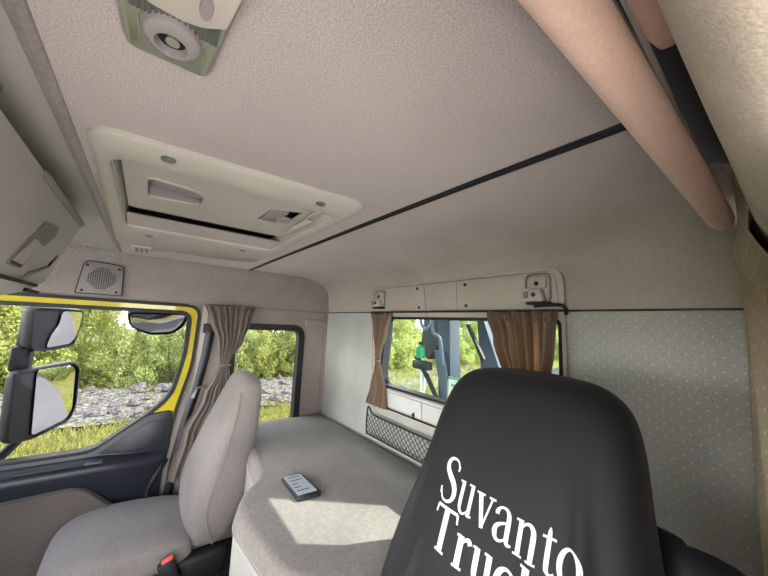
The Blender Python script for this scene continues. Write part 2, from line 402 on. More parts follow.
# driver side: rear pillar, header, sill and lining
bm = bmesh.new()
pp = [(2.0, 0.0), (2.0, -.03), (2.006, -.09), (2.022, -.17), (2.045, -.26), (2.062, -.34), (2.075, -.42)]
A = [bm.verts.new((p[0], p[1], 0)) for p in pp]; B = [bm.verts.new((p[0], p[1], 1.50)) for p in pp]
for i in range(len(pp)-1): bm.faces.new((A[i], A[i+1], B[i+1], B[i]))
plate(bm, V2([(-.80, 0), (.03, 0), (.03, 1.6), (-.80, 1.6)]), [], 'x', 2.10, 2.13)  # unseen plate, lengthened forward to keep light off rear wall and seat
obj('wall_right', bm, M['pillar'], kind='structure')
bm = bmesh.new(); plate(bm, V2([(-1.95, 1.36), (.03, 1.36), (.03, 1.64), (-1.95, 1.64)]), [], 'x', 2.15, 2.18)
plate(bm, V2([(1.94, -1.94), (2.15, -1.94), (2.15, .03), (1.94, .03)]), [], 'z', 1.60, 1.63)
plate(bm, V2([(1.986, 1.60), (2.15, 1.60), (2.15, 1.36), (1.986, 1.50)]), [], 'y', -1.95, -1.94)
obj('wall_right_upper', bm, M['black'], kind='structure')  # black colour stands in for the shade inside the roof cavity
# textured lining of the roof side, curving down towards the door
bm = bmesh.new(); rows = []
lin = [(2.052, 1.60), (2.046, 1.56), (2.040, 1.50), (2.042, 1.45), (2.050, 1.405), (2.066, 1.372), (2.09, 1.36), (2.15, 1.36)]
lc = curve([(a, b_, 0) for a, b_ in lin], 4)
for k in range(24):
    y = -1.9+k/23*(1.9-.10); row = []
    for p in lc:
        w = .0015*noise.noise(Vector((y*6, p.y*20, 1)))
        e = max(0, (y+.42)/.32)  # dies towards the rear pillar
        row.append(bm.verts.new((p.x+w-.022*e*e, y, p.y+.03*e*e)))
    rows.append(row)
for A, B in zip(rows, rows[1:]):
    for i in range(len(lc)-1): bm.faces.new((A[i], A[i+1], B[i+1], B[i]))
obj('trim_8', bm, M['knit'], kind='structure')
# thin moulded rib in the dark recess
bm = bmesh.new(); tube(bm, [(2.010, -1.2, 1.53), (2.009, -.85, 1.53), (2.001, -.55, 1.53), (1.999, -.35, 1.53), (1.998, -.2, 1.525)], .0028, 8); obj('trim_9', bm, M['grey'], kind='structure')
# rear closing of the front of the cab: dash, windscreen frame
bm = bmesh.new()
box(bm, (-.0, -2.0, 0), (2.1, -1.75, .62), .03); box(bm, (-.04, -2.0, 0), (2.15, -1.95, .72))
obj('dashboard', bm, M['navy'], kind='structure', smooth=True)
bm = bmesh.new(); box(bm, (-.04, -2.0, 1.36), (2.15, -1.95, 1.62)); box(bm, (-.04, -2.0, .7), (.03, -1.93, 1.4), .01); box(bm, (2.1, -2.0, .7), (2.15, -1.93, 1.4), .01)
obj('wall_front', bm, M['greyd'], kind='structure')
w3 = empty('window_3', (1, -1.97, .72), kind='structure')
bm = bmesh.new(); plate(bm, V2([(.03, .72), (2.1, .72), (2.1, 1.36), (.03, 1.36)]), [], 'y', -1.98, -1.975); obj('pane', bm, M['glass3'], w3, smooth=False)

# rear window with frame
w2 = empty('window_2', (1.15, 0, .945), kind='structure')
bm = bmesh.new(); ring(bm, offset(win, .012), offset(win, 0), 'y', -.0165, .032); obj('window_frame', bm, M['black'], w2)
bm = bmesh.new(); plate(bm, offset(win, .003), [], 'y', .012, .016); obj('pane', bm, M['glass2'], w2, smooth=False)

# ================================================================== REAR WINDOW SURROUND
sr = empty('window_surround', (1.1, 0, .8), label='warm grey moulded plastic panel framing the rear window', cat='trim panel')
out = rpoly([(.61, .822), (1.636, .822), (1.628, 1.463), (.572, 1.468)], [.02, .02, .055, .04], 7)
bm = bmesh.new(); plate(bm, out, [offset(win, .010)], 'y', -.013, -.0005, bev=.0)
lip = offset(out, -.004); ring(bm, out, offset(out, -.009), 'y', -.0125, -.019)
obj('panel', bm, M['panel'], sr)
bm = bmesh.new()
top = rpoly([(.583, 1.332), (1.612, 1.332), (1.604, 1.450), (.588, 1.454)], [.012, .012, .04, .03], 6)
plate(bm, top, [], 'y', -.018, -.0125, bev=.002); obj('upper_panel', bm, M['panel'], sr)
bm = bmesh.new()
for pts in ([(.60, 1.456), (1.585, 1.4525)],):
    box(bm, (pts[0][0], -.0188, 1.4530), (pts[1][0], -.0165, 1.4545))
tube(bm, [(1.000, -.0180, 1.4535), (1.010, -.0180, 1.40), (1.020, -.0180, 1.325), (1.026, -.016, 1.3), (1.05, -.016, 1.297)], .0016, 6)
tube(bm, [(1.197, -.0182, 1.453), (1.205, -.0182, 1.333)], .0009, 6)
obj('seam', bm, M['greyd'], sr, label='thin dark joint lines across the upper panel')
for x, z in ((.957, 1.436), (.974, 1.344), (1.245, 1.433), (1.252, 1.347)):
    bm = bmesh.new(); disc(bm, (x, -.0215, z), (0, 1, 0), .0065, .006, 12); obj('screw', bm, M['screw'], sr)
bm = bmesh.new()
plate(bm, rpoly([(.71, .845), (1.011, .842), (1.011, .913), (.702, .915)], .006, 3), [], 'y', -.020, -.0125, bev=.002)
plate(bm, rpoly([(1.017, .842), (1.60, .842), (1.60, .911), (1.017, .913)], .006, 3), [], 'y', -.020, -.0125, bev=.002)
obj('lower_panel', bm, M['panel_w'], sr, label='pale grey pair of panels below the glass')
bm = bmesh.new(); box(bm, (.70, -.028, .918), (1.605, -.012, .930), .004); obj('sill', bm, M['panel_w'], sr)
bm = bmesh.new(); box(bm, (.70, -.022, .828), (1.60, -.013, .836), .003); box(bm, (.697, -.022, .83), (.704, -.013, .925), .002)
obj('lower_bead', bm, M['black'], sr, label='black rubber bead along the lower edge')
bm = bmesh.new(); tube(bm, [(.965, -.026, .832), (.965, -.026, .85), (.967, -.022, .860)], [.006, .007, .003], 8); obj('catch', bm, M['screw'], sr)
# curtain rail
cr = empty('curtain_rail', (1.1, -.02, 1.323), label='black curtain rail running along the top of the rear window', cat='curtain rail')
bm = bmesh.new(); box(bm, (.585, -.033, 1.319), (1.635, -.019, 1.327), .003); obj('rail', bm, M['black'], cr)
bm = bmesh.new(); tube(bm, curve([(1.545, -.036, 1.338), (1.60, -.038, 1.340), (1.632, -.037, 1.337), (1.640, -.030, 1.325), (1.636, -.022, 1.312)], 5), .006, 10); obj('end_loop', bm, M['black'], cr)

def bracket(x0, x1, z0, z1, label):
    t = empty('bunk_bracket', ((x0+x1)/2, -.018, z0), label=label, cat='bracket', )
    w = x1-x0; h = z1-z0; o = rpoly([(x0, z0), (x1, z0), (x1, z1), (x0, z1)], w*.28, 6)
    bm = bmesh.new(); ring(bm, o, offset(o, -.005), 'y', -.017, -.024); obj('recess_rim', bm, M['greyd'], t)
    bm = bmesh.new(); plate(bm, offset(o, -.004), [], 'y', -.0195, -.0175); obj('back_plate', bm, M['panel'], t)
    bm = bmesh.new()
    q = rpoly([(x0+w*.08, z0+h*.44), (x1-w*.14, z0+h*.5), (x1-w*.14, z0+h*.9), (x0+w*.14, z0+h*.88)], w*.12, 5)
    plate(bm, q, [], 'y', -.030, -.0185, bev=.004); obj('upper_pad', bm, M['panel'], t)
    bm = bmesh.new()
    q = rpoly([(x0-w*.02, z0+h*.06), (x1-w*.12, z0+h*.06), (x1-w*.3, z0+h*.50), (x0-w*.02, z0+h*.5)], w*.12, 5)
    plate(bm, q, [], 'y', -.050, -.0185, bev=.006); obj('hook', bm, M['panel'], t)
    bm = bmesh.new(); plate(bm, rpoly([(x0+w*.12, z0+h*.16), (x0+w*.30, z0+h*.18), (x0+w*.30, z0+h*.40), (x0+w*.12, z0+h*.38)], .004, 3), [], 'y', -.0525, -.0495); obj('hook_slot', bm, M['greyd'], t)
    for zz, yy in ((z0+h*.66, -.0335), (z0+h*.28, -.0535)):
        bm = bmesh.new(); disc(bm, (x0+w*.5, yy, zz), (0, 1, 0), w*.085, .006, 12); obj('screw', bm, M['screw'], t)
    bm = bmesh.new(); box(bm, (x0+w*.2, -.052, z0-h*.03), (x1+w*.06, -.0195, z0+h*.05), .003); obj('foot_strip', bm, M['black'], t)
bracket(1.505, 1.592, 1.345, 1.448, 'grey plastic bunk bracket above the right curtain of the rear window, large one')
bracket(.610, .705, 1.345, 1.444, 'grey plastic bunk bracket at the far left end of the rear window panel')

# ================================================================== CURTAINS
def curtain(name, rows, fixed, axis, n, amp, mat, seed, cols=120, nv=44, **k):
    """rows: (z, left, right, amplitude factor); axis x: hangs along y, axis y: hangs along x"""
    rnd = random.Random(seed); ph = [rnd.uniform(0, 6.3) for _ in range(4)]
    bm = bmesh.new(); grid = []
    zs = [r[0] for r in rows]
    for j in range(nv+1):
        t = j/nv; z = zs[0]+(zs[-1]-zs[0])*t
        i = max(q for q in range(len(rows)) if rows[q][0] >= z-1e-9); i = min(i, len(rows)-2)
        s = (rows[i][0]-z)/(rows[i][0]-rows[i+1][0]); s = s*s*(3-2*s)
        l, r, a = [rows[i][q]*(1-s)+rows[i+1][q]*s for q in (1, 2, 3)]
        L = []
        for c in range(cols+1):
            u = c/cols; uu = u+.012*math.sin(9*u+ph[0]+t*2)
            w = math.sin(2*pi*n*uu+ph[1]+.7*math.sin(3*t+ph[2]))+.35*math.sin(2*pi*n*1.7*uu+ph[3])
            if t < .05: w = w*.7+.6*math.sin(2*pi*n*2.3*u+ph[2])
            d = fixed+amp*a*w
            p = l+(r-l)*(u+.010*math.cos(2*pi*n*uu+ph[1]))
            L.append(bm.verts.new((d, p, z) if axis == 'x' else (p, d, z+.004*(math.sin(20*u) if t < .02 else 0))))
        grid.append(L)
    for A, B in zip(grid, grid[1:]):
        for c in range(cols): bm.faces.new((A[c], A[c+1], B[c+1], B[c]))
    root = empty(name, ((fixed, (rows[0][1]+rows[0][2])/2, rows[-1][0]) if axis == 'x' else ((rows[0][1]+rows[0][2])/2, fixed, rows[-1][0])), **k)
    o = obj('cloth', bm, mat, root)
    md = o.modifiers.new('Solidify', 'SOLIDIFY'); md.thickness = .0015
    return root
def tie(root, c, ru, rv, z, mat, axis):
    bm = bmesh.new(); pts = []
    L = []
    for zz in (-.006, .006):
        L.append([bm.verts.new((c[0]+(rv if axis == 'x' else ru)*math.cos(t*pi/12), c[1]+(ru if axis == 'x' else rv)*math.sin(t*pi/12), z+zz)) for t in range(24)])
    for i in range(24): bm.faces.new((L[0][i-1], L[0][i], L[1][i], L[1][i-1]))
    o = obj('tieback', bm, mat, root); md = o.modifiers.new('Solidify', 'SOLIDIFY'); md.thickness = .003
c1 = curtain('window_curtain', [(1.322, -.790, -.525, .75), (1.24, -.760, -.545, 1), (1.12, -.715, -.575, .9), (1.02, -.698, -.632, .6), (.985, -.690, -.645, .4), (.94, -.705, -.630, .6), (.82, -.760, -.600, 1), (.62, -.840, -.600, 1.1), (.40, -.88, -.60, 1)],
    .060, 'x', 7.5, .017, M['curt2'], 3, label='grey taupe curtain tied back on the pillar beside the passenger door', cat='curtain')
tie(c1, (.06, -.664), .034, .024, .985, M['curt2'], 'x')
c2 = curtain('window_curtain', [(1.318, .618, .786, .9), (1.22, .645, .752, 1), (1.10, .668, .712, .6), (1.065, .672, .704, .4), (1.02, .668, .722, .6), (.93, .645, .762, 1), (.83, .608, .775, 1)],
    -.038, 'y', 5.5, .009, M['curt'], 5, label='narrow tied-back taupe curtain at the left edge of the rear window', cat='curtain')
tie(c2, (.688, -.038), .020, .016, 1.065, M['curt2'], 'y')
c3 = curtain('window_curtain', [(1.318, 1.372, 1.625, .9), (1.22, 1.408, 1.618, 1.1), (1.10, 1.446, 1.605, 1.1), (.98, 1.455, 1.60, 1), (.84, 1.45, 1.60, 1)],
    -.044, 'y', 7.2, .016, M['curt'], 11, label='wide gathered tan curtain with sunlit folds at the right of the rear window', cat='curtain')
# driver side bunched cloth at the far right
bm = bmesh.new(); grid = []
for j in range(40):
    z = 1.575-j/39*1.01; L = []
    for c in range(40):
        u = c/39; y = -.13-.32*u
        x = 2.012+.040*u+.006*math.sin(u*9+z*5)
        e = max(0, 1-abs(z-1.40)/.05)
        x -= .022*e*u*(1.2-u)*2
        e2 = max(0, 1-abs(z-1.345)/.035); x += .014*e2
        zz = z-(.05*(1-u)*min(1, max(0, (z-1.40)/.115)))
        L.append(bm.verts.new((x, y, zz)))
    grid.append(L)
for A, B in zip(grid, grid[1:]):
    for c in range(39): bm.faces.new((A[c], A[c+1], B[c+1], B[c]))
o = obj('gathered_drape', bm, M['pillar'], label='beige dotted cloth drape bunched on the driver side pillar at the right edge', cat='curtain')
md = o.modifiers.new('Solidify', 'SOLIDIFY'); md.thickness = .002

# ================================================================== ROOF HATCH
h = empty('roof_hatch', (1.0, -.9, ZC), label='cream plastic roof hatch set into the cloth ceiling', cat='roof hatch')
outr = rpoly([(.33, -1.185), (1.42, -1.165), (1.445, -.635), (.36, -.635)], [.10, .05, .05, .10], 8)
hin = rpoly([(.73, -1.14), (1.31, -1.14), (1.31, -.665), (.73, -.665)], .04, 8)
bm = bmesh.new()
N0 = len(outr); loops = [(outr, ZC+.001), (outr, ZC-.006), (offset(outr, -.006), ZC-.010), (offset(hin, .018), ZC-.011), (offset(hin, .004), ZC-.007), (hin, ZC+.002), (offset(hin, -.006), ZC+.035)]
Vs = [[bm.verts.new((p.x, p.y, z)) for p in L] for L, z in loops]
for A, B in zip(Vs, Vs[1:]):
    for i in range(N0): bm.faces.new((A[i-1], A[i], B[i], B[i-1]))
obj('frame', bm, M['hatch'], h)
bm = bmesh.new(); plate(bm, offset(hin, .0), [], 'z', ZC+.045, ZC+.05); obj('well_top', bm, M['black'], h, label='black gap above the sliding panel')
# sloping lower lip and the panel with grips
bm = bmesh.new(); polyface(bm, [(.735, -1.135, ZC+.001), (.735, -.67, ZC+.001), (.858, -.67, ZC+.008), (.858, -1.135, ZC+.008)], .003); obj('lip', bm, M['roof'], h, label='cloth covered lip of the hatch opening')
gr = rpoly([(1.045, -1.085), (1.185, -1.085), (1.165, -.965), (1.06, -.965)], [.02, .02, .05, .03], 6)
gr2 = rpoly([(1.05, -.805), (1.17, -.80), (1.21, -.715), (1.10, -.715)], .012, 5)
bm = bmesh.new(); plate(bm, rpoly([(.893, -1.13), (1.302, -1.13), (1.302, -.675), (.893, -.675)], .02, 5), [gr, gr2], 'z', ZC+.018, ZC+.026)
pn = obj('sliding_panel', bm, M['hatch'], h)
bm = bmesh.new(); ring(bm, offset(gr, .006), gr, 'z', ZC+.014, ZC+.018); obj('grip_rim', bm, M['hatch'], pn)
bm = bmesh.new(); box(bm, (1.16, -1.09, ZC+.0405), (1.19, -1.02, ZC+.0408))
polyface(bm, [(1.04, -1.090, ZC+.041), (1.19, -1.090, ZC+.041), (1.19, -.96, ZC+.030), (1.04, -.96, ZC+.030)], .001)
ring(bm, offset(gr, .001), offset(gr, -.0005), 'z', ZC+.019, ZC+.044)
obj('grip', bm, M['lampgrey'], pn, label='hollow mauve grey finger grip')
bm = bmesh.new(); box(bm, (1.055, -.80, ZC+.016), (1.175, -.745, ZC+.028), .006); box(bm, (1.09, -.758, ZC+.010), (1.125, -.72, ZC+.024), .004)
obj('latch', bm, M['lampgrey'], pn)
bm = bmesh.new(); box(bm, (1.185, -.706, ZC+.006), (1.30, -.700, ZC+.012), .002); box(bm, (1.0, -.70, ZC+.004), (1.19, -.676, ZC+.012), .006); obj('stop', bm, M['hatch'], pn)
for x, y in ((1.385, -1.052), (1.385, -.742), (.664, -.757), (.64, -1.075)):
    bm = bmesh.new(); disc(bm, (x, y, ZC-.014), (0, 0, 1), .012, .006, 14); disc(bm, (x, y, ZC-.0155), (0, 0, 1), .006, .003, 6); obj('screw', bm, M['steel'], h)
t = empty('roof_clip', (.33, -1.10, ZC-.012), label='small grey square clip plate under the far end of the hatch', cat='clip')
bm = bmesh.new(); box(bm, (.25, -1.135, ZC-.018), (.41, -1.065, ZC-.010), .004); pl = obj('plate', bm, M['panel'], t)
bm = bmesh.new()
for y in (-1.118, -1.10, -1.082): box(bm, (.28, y-.004, ZC-.0215), (.38, y+.004, ZC-.0175), .002)
obj('slot', bm, M['greyd'], t)

# ================================================================== READING LAMP
l = empty('reading_lamp', (1.73, -1.06, ZC), label='reading lamp with clear lens and round swivel spot in the ceiling', cat='lamp')
b0 = rpoly([(1.658, -1.103), (1.658, -1.026), (1.83, -1.012), (1.83, -1.116)], .010, 5)
bm = bmesh.new(); ring(bm, offset(b0, .003), offset(b0, -.003), 'z', ZC-.003, ZC+.001); obj('rim', bm, M['lampgrey'], l)
bm = bmesh.new(); Ls = [(b0, ZC), (offset(b0, -.001), ZC-.010), (offset(b0, -.005), ZC-.013)]
Vs = [[bm.verts.new((p.x, p.y, z)) for p in L] for L, z in Ls]
for A, B in zip(Vs, Vs[1:]):
    for i in range(len(b0)): bm.faces.new((A[i-1], A[i], B[i], B[i-1]))
bm.faces.new(Vs[-1]); obj('lens', bm, M['lens'], l)
bm = bmesh.new()
for k_ in range(16):
    y_ = -1.098+k_*.0047; box(bm, (1.722, y_, ZC-.0150), (1.748, y_+.003, ZC-.0128), .0008)
box(bm, (1.722, -1.099, ZC-.0138), (1.748, -1.026, ZC-.0128)); obj('prism_strip', bm, M['prism'], l)
bm = bmesh.new(); plate(bm, rpoly([(1.750, -1.110), (1.739, -1.080), (1.738, -1.055), (1.742, -1.040), (1.755, -1.021), (1.84, -1.010), (1.84, -1.118)], .003, 3), [], 'z', ZC-.018, ZC-.011, bev=.001)
cv = obj('cover', bm, M['panel'], l)
bm = bmesh.new(); loft(bm, [(ZC-.0205, 1.768, -1.040, .0125, .005, 2), (ZC-.017, 1.768, -1.040, .0145, .0062, 2)], 24); obj('button', bm, M['lampgrey'], cv)
cx, cy = 1.707, -1.0625
hx, hy = 1.7015, -1.0635
bm = bmesh.new(); tube(bm, [(cx, cy, ZC-.011), (cx, cy, ZC-.0140)], [.0280, .0280], 36, caps=False); ring(bm, [Vector((cx+.028*math.cos(t*pi/18), cy+.028*math.sin(t*pi/18))) for t in range(36)], [Vector((cx+.024*math.cos(t*pi/18), cy+.024*math.sin(t*pi/18))) for t in range(36)], 'z', ZC-.0142, ZC-.0135)
obj('spot_ring', bm, M['greyd'], l)
bm = bmesh.new(); prev = None
for (px_, py_, pz_, pr_) in ((cx, cy, ZC-.011, .0255), (cx, cy, ZC-.0170, .0255), (cx, cy, ZC-.0195, .0245), (cx-.001, cy, ZC-.0212, .0220), (hx+.0005, hy, ZC-.0220, .0170), (hx, hy, ZC-.0214, .0148), (hx, hy, ZC-.0195, .0142), (hx, hy, ZC-.0125, .0138)):
    R_ = [bm.verts.new((px_+pr_*math.cos(t*pi/20), py_+pr_*math.sin(t*pi/20), pz_)) for t in range(40)]
    if prev:
        for t in range(40): bm.faces.new((prev[t-1], prev[t], R_[t], R_[t-1]))
    prev = R_
sp = obj('swivel_spot', bm, M['lampgrey'], l)
bm = bmesh.new(); disc(bm, (hx, hy, ZC-.0140), (0, 0, 1), .0125, .0015, 24); obj('spot_well', bm, M['black'], sp)
bm = bmesh.new(); disc(bm, (hx-.001, hy+.001, ZC-.0165), (0, 0, 1), .0065, .0025, 20); obj('spot_glass', bm, M['lens'], sp)
for a_ in (-1.090, -1.033):
    bm = bmesh.new(); tube(bm, [(1.664, a_, ZC-.0125), (1.715, a_-.002, ZC-.0132), (1.722, a_, ZC-.0125)], .0012, 6); obj('lens_rib', bm, M['lens'], l)

# ================================================================== OVERHEAD CONSOLE
c = empty('overhead_console', (1.5, -1.5, 1.28), label='grey plastic overhead storage console with a recessed handle at the left edge', cat='console')
# side profile (y, z): rear face slopes forward as it drops
prof = [(-1.94, 1.532), (-1.34, 1.532), (-1.27, 1.524), (-1.240, 1.514), (-1.230, 1.50), (-1.246, 1.395), (-1.262, 1.318), (-1.285, 1.292), (-1.34, 1.272), (-1.94, 1.27)]
bm = bmesh.new(); x0, x1 = .93, 2.02
ex = lambda z: .835 if z >= 1.50 else .835+(1.50-z)/.12*.10 if z > 1.38 else .935+(1.38-z)/.11*.05
x1 = 1.98
ev = [bm.verts.new((ex(z), y, z)) for y, z in prof]; wv = [bm.verts.new((x1, y, z)) for y, z in prof]
for i in range(len(prof)): bm.faces.new((ev[i-1], ev[i], wv[i], wv[i-1]))
bm.faces.new(ev[::-1]); bm.faces.new(wv); obj('body', bm, M['grey'], c)
def face_pt(x, z, out=0.0):
    """point on the sloping rear face of the console"""
    y = -1.230-(1.50-z)*.152; return Vector((x, y+out, z-out*.15))
bm = bmesh.new(); tube(bm, [face_pt(x, 1.497, .000) for x in (1.265, 1.25, 1.1, .86, .845)], [.004, .009, .009, .009, .004], 12); obj('hinge_roll', bm, M['greyd'], c)
def face_poly(name, pts, d0, d1, mat, r=0, **k):
    q = rpoly(pts, r, 4); bm = bmesh.new()
    A = [bm.verts.new(face_pt(p.x, p.y, d0)) for p in q]; B = [bm.verts.new(face_pt(p.x, p.y, d1)) for p in q]
    for i in range(len(q)): bm.faces.new((A[i-1], A[i], B[i], B[i-1]))
    bm.faces.new(B); bm.faces.new(A[::-1]); return obj(name, bm, mat, c, **k)
face_poly('lid_gap', [(1.80, 1.300), (1.03, 1.300), (1.03, 1.307), (1.80, 1.309)], -.004, .0012, M['black'])
face_poly('handle_recess_shade', [(1.250, 1.326), (1.186, 1.326), (1.040, 1.425), (1.046, 1.444), (1.150, 1.432), (1.200, 1.385)], -.002, .0012, M['greyd'], .006, label='flat darker patch painted as the shaded finger recess of the flap')  # flat polygon, its darker grey paints the shade of the recess
face_poly('handle', [(1.240, 1.335), (1.192, 1.334), (1.110, 1.384), (1.180, 1.388)], .000, .0045, M['grey'], .003)
face_poly('handle_shadow_strip', [(1.246, 1.329), (1.188, 1.328), (1.186, 1.333), (1.244, 1.335)], .001, .0020, M['black'], 0)  # black strip painted as the shadow line along the handle
face_poly('slot', [(1.000, 1.352), (.965, 1.380), (.960, 1.388), (.995, 1.364)], -.002, .0015, M['black'])
face_poly('slot', [(1.135, 1.300), (1.115, 1.318), (1.000, 1.350), (1.000, 1.354), (1.120, 1.324)], -.002, .0015, M['greyd'])
face_poly('slot', [(1.10, 1.286), (1.01, 1.284), (1.00, 1.292), (1.09, 1.294)], -.004, .0020, M['black'])

# ================================================================== SPEAKER
s = empty('speaker', (.0, -1.245, 1.34), label='square grey loudspeaker grille in the side wall above the passenger door', cat='speaker')
def wall_lean(bm):
    for v in bm.verts:
        v.co.x += (v.co.z-1.335)*.06
so = rpoly([(-1.338, 1.335), (-1.160, 1.335), (-1.166, 1.490), (-1.318, 1.500)], [.008, .008, .03, .03], 6)
bm = bmesh.new(); ring(bm, so, offset(so, -.006), 'x', .0, .006); wall_lean(bm); obj('rim', bm, M['black'], s)
bm = bmesh.new(); plate(bm, offset(so, -.005), [], 'x', .001, .010, bev=.003); wall_lean(bm); sf = obj('frame', bm, M['greyd'], s)
bm = bmesh.new(); cy, cz = -1.246, 1.415
rr = .052
gridc = [(a, b_) for a in range(-6, 7) for b_ in range(-6, 7) if (a*a+b_*b_) <= 40]
for a, b_ in gridc: box(bm, (.0102, cy+a*.0082-.0026, cz+b_*.0082-.0026), (.0112, cy+a*.0082+.0026, cz+b_*.0082+.0026))
wall_lean(bm); obj('grille', bm, M['black'], sf, smooth=False)
for y, z in ((-1.305, 1.475), (-1.185, 1.468), (-1.312, 1.352), (-1.185, 1.352)):
    bm = bmesh.new(); disc(bm, (.007, y, z), (1, 0, 0), .006, .006, 10); wall_lean(bm); obj('screw', bm, M['black'], sf)

# ================================================================== OVERHEAD PADDED RAIL (right)
r = empty('roof_handrail', (1.99, -.6, 1.46), label='long pinkish beige padded rail below the ceiling on the driver side', cat='handrail')
bm = bmesh.new(); secs = []
for y, k in ((-1.55, 1), (-1.2, 1), (-.9, 1), (-.6, 1), (-.35, 1), (-.22, 1), (-.175, .95), (-.150, .72), (-.142, .35)):
    secs.append((y, 1.9925-.003*(1-k), 1.486, .0195*k, .0185*k, 2.3))
loft(bm, [(s_[0], s_[1], s_[2], s_[3], s_[4], s_[5]) for s_ in secs], 32, 'y')
bmesh.ops.rotate(bm, cent=(1.9925, -.6, 1.486), matrix=Matrix.Rotation(-.5, 3, 'Y'), verts=bm.verts)
obj('grip', bm, M['pad'], r)
bm = bmesh.new(); tube(bm, [(1.9925+.0195*math.cos(-2.45), y, 1.486+.0187*math.sin(-2.45)) for y in (-1.5, -.6, -.18)], .0006, 6); obj('seam', bm, M['pad'], r)
for y in (-1.03, ):
    bm = bmesh.new(); loft(bm, [(-1.3, 2.0235, 1.520, .0125, .014, 2.6), (-.725, 2.0235, 1.520, .0125, .014, 2.6), (-.705, 2.0235, 1.521, .010, .011, 2.4), (-.698, 2.0235, 1.521, .005, .006, 2)], 24, 'y'); obj('mounting_boss', bm, M['pad'], r)

# ================================================================== PASSENGER DOOR
d = empty('door_1', (0, -1.3, .1), kind='structure')
glassp = rpoly([(-1.75, .600), (-1.32, .600), (-1.185, .602), (-.985, .752), (-.905, .835), (-.866, 1.05), (-.862, 1.262), (-1.75, 1.262)], [.01, .05, .05, .04, .10, .06, .045, .01], 6)
bf = offset(glassp, .014)
bm = bmesh.new(); ring(bm, offset(bf, .005), glassp, 'x', -.045, .010); obj('window_seal', bm, M['black'], d)
bm = bmesh.new(); plate(bm, offset(glassp, .004), [], 'x', -.030, -.026); obj('pane', bm, M['glass'], d, smooth=False)
yo = rpoly([(-1.80, .30), (-1.30, .30), (-1.15, .30), (-.925, .30), (-.875, .745), (-.822, .98), (-.812, 1.307), (-1.80, 1.312)], [.01, .01, .01, .03, .10, .06, .065, .01], 6)
yo = offset(yo, -.005)
bm = bmesh.new(); ring(bm, yo, offset(bf, .004), 'x', -.050, .004); obj('frame', bm, M['yellow'], d, label='bright yellow painted door frame')
bm = bmesh.new(); ring(bm, offset(yo, .016), offset(yo, .0), 'x', -.045, .014); obj('door_seal', bm, M['black'], d)
# lower panel
bp_ = rpoly([(-1.80, .592), (-1.19, .592), (-.985, .742), (-.885, .752), (-.880, .56), (-.925, .30), (-.93, .12), (-1.80, .12)], [.01, .03, .04, .025, .03, .05, .02, .01], 5)
bm = bmesh.new(); plate(bm, bp_, [], 'x', -.02, .022, bev=.004); panel = obj('lower_panel', bm, M['navy'], d)
bm = bmesh.new(); q = rpoly([(-1.17, .585), (-.99, .70), (-.905, .715), (-.905, .58), (-1.0, .565)], .02, 5); plate(bm, q, [], 'x', .0215, .027, bev=.003); obj('corner_panel', bm, M['navy'], panel)
# armrest ledge with switch strip
bm = bmesh.new(); prof = [(.022, .575), (.050, .566), (.078, .553), (.086, .540), (.084, .520), (.070, .47), (.05, .40), (.03, .30), (.022, .30)]
A = [bm.verts.new((p[0], -1.78, p[1])) for p in prof]; Bm = [bm.verts.new((p[0], -1.15, p[1])) for p in prof]
Cc = [bm.verts.new((.022+(p[0]-.022)*.75, -1.05, p[1]-.012)) for p in prof]; Dd = [bm.verts.new((.022+(p[0]-.022)*.2, -.90, p[1]-.02)) for p in prof]
for X, Y in ((A, Bm), (Bm, Cc), (Cc, Dd)):
    for i in range(len(prof)-1): bm.faces.new((X[i], X[i+1], Y[i+1], Y[i]))
bm.faces.new(Dd); bm.faces.new(A[::-1]); obj('armrest', bm, M['navy'], panel)
bm = bmesh.new(); box(bm, (.050, -1.43, .5560), (.074, -1.20, .5640), .003); obj('switch_strip', bm, M['black'], panel)
bm = bmesh.new(); box(bm, (.050, -1.205, .557), (.078, -1.14, .5650), .004); obj('switch', bm, M['cgrey'], panel, label='grey window switch')
bm = bmesh.new(); q = rpoly([(-1.80, .44), (-1.45, .465), (-1.20, .475), (-1.03, .31), (-.99, .12), (-1.80, .12)], [.01, .1, .06, .05, .02, .01], 6); plate(bm, q, [], 'x', .05, .105, bev=.015); obj('door_card', bm, M['card'], panel, label='grey brown cloth lower card')
bm = bmesh.new(); tube(bm, curve([(.03, -.89, .50), (.07, -.905, .495), (.085, -.93, .46), (.085, -.955, .40), (.08, -.96, .32), (.05, -.96, .28)], 6), .010, 10); obj('pull_handle', bm, M['black'], panel)
# grey B-pillar cover and clip
bm = bmesh.new(); polyface(bm, [(.002, -.795, 1.31), (.002, -.765, 1.31), (.002, -.80, .60), (.002, -.845, .40), (.002, -.865, .40), (.002, -.82, .75), (.002, -.80, .93)], .008); obj('trim_10', bm, M['panel'], kind='structure')
t = empty('coat_hook', (0, -.1, 1.22), label='small grey fold-out hook on the rear side pillar near the corner', cat='hook')
bm = bmesh.new(); box(bm, (.0, -.175, 1.226), (.018, -.03, 1.272), .006, 3); obj('flap', bm, M['side'], t)

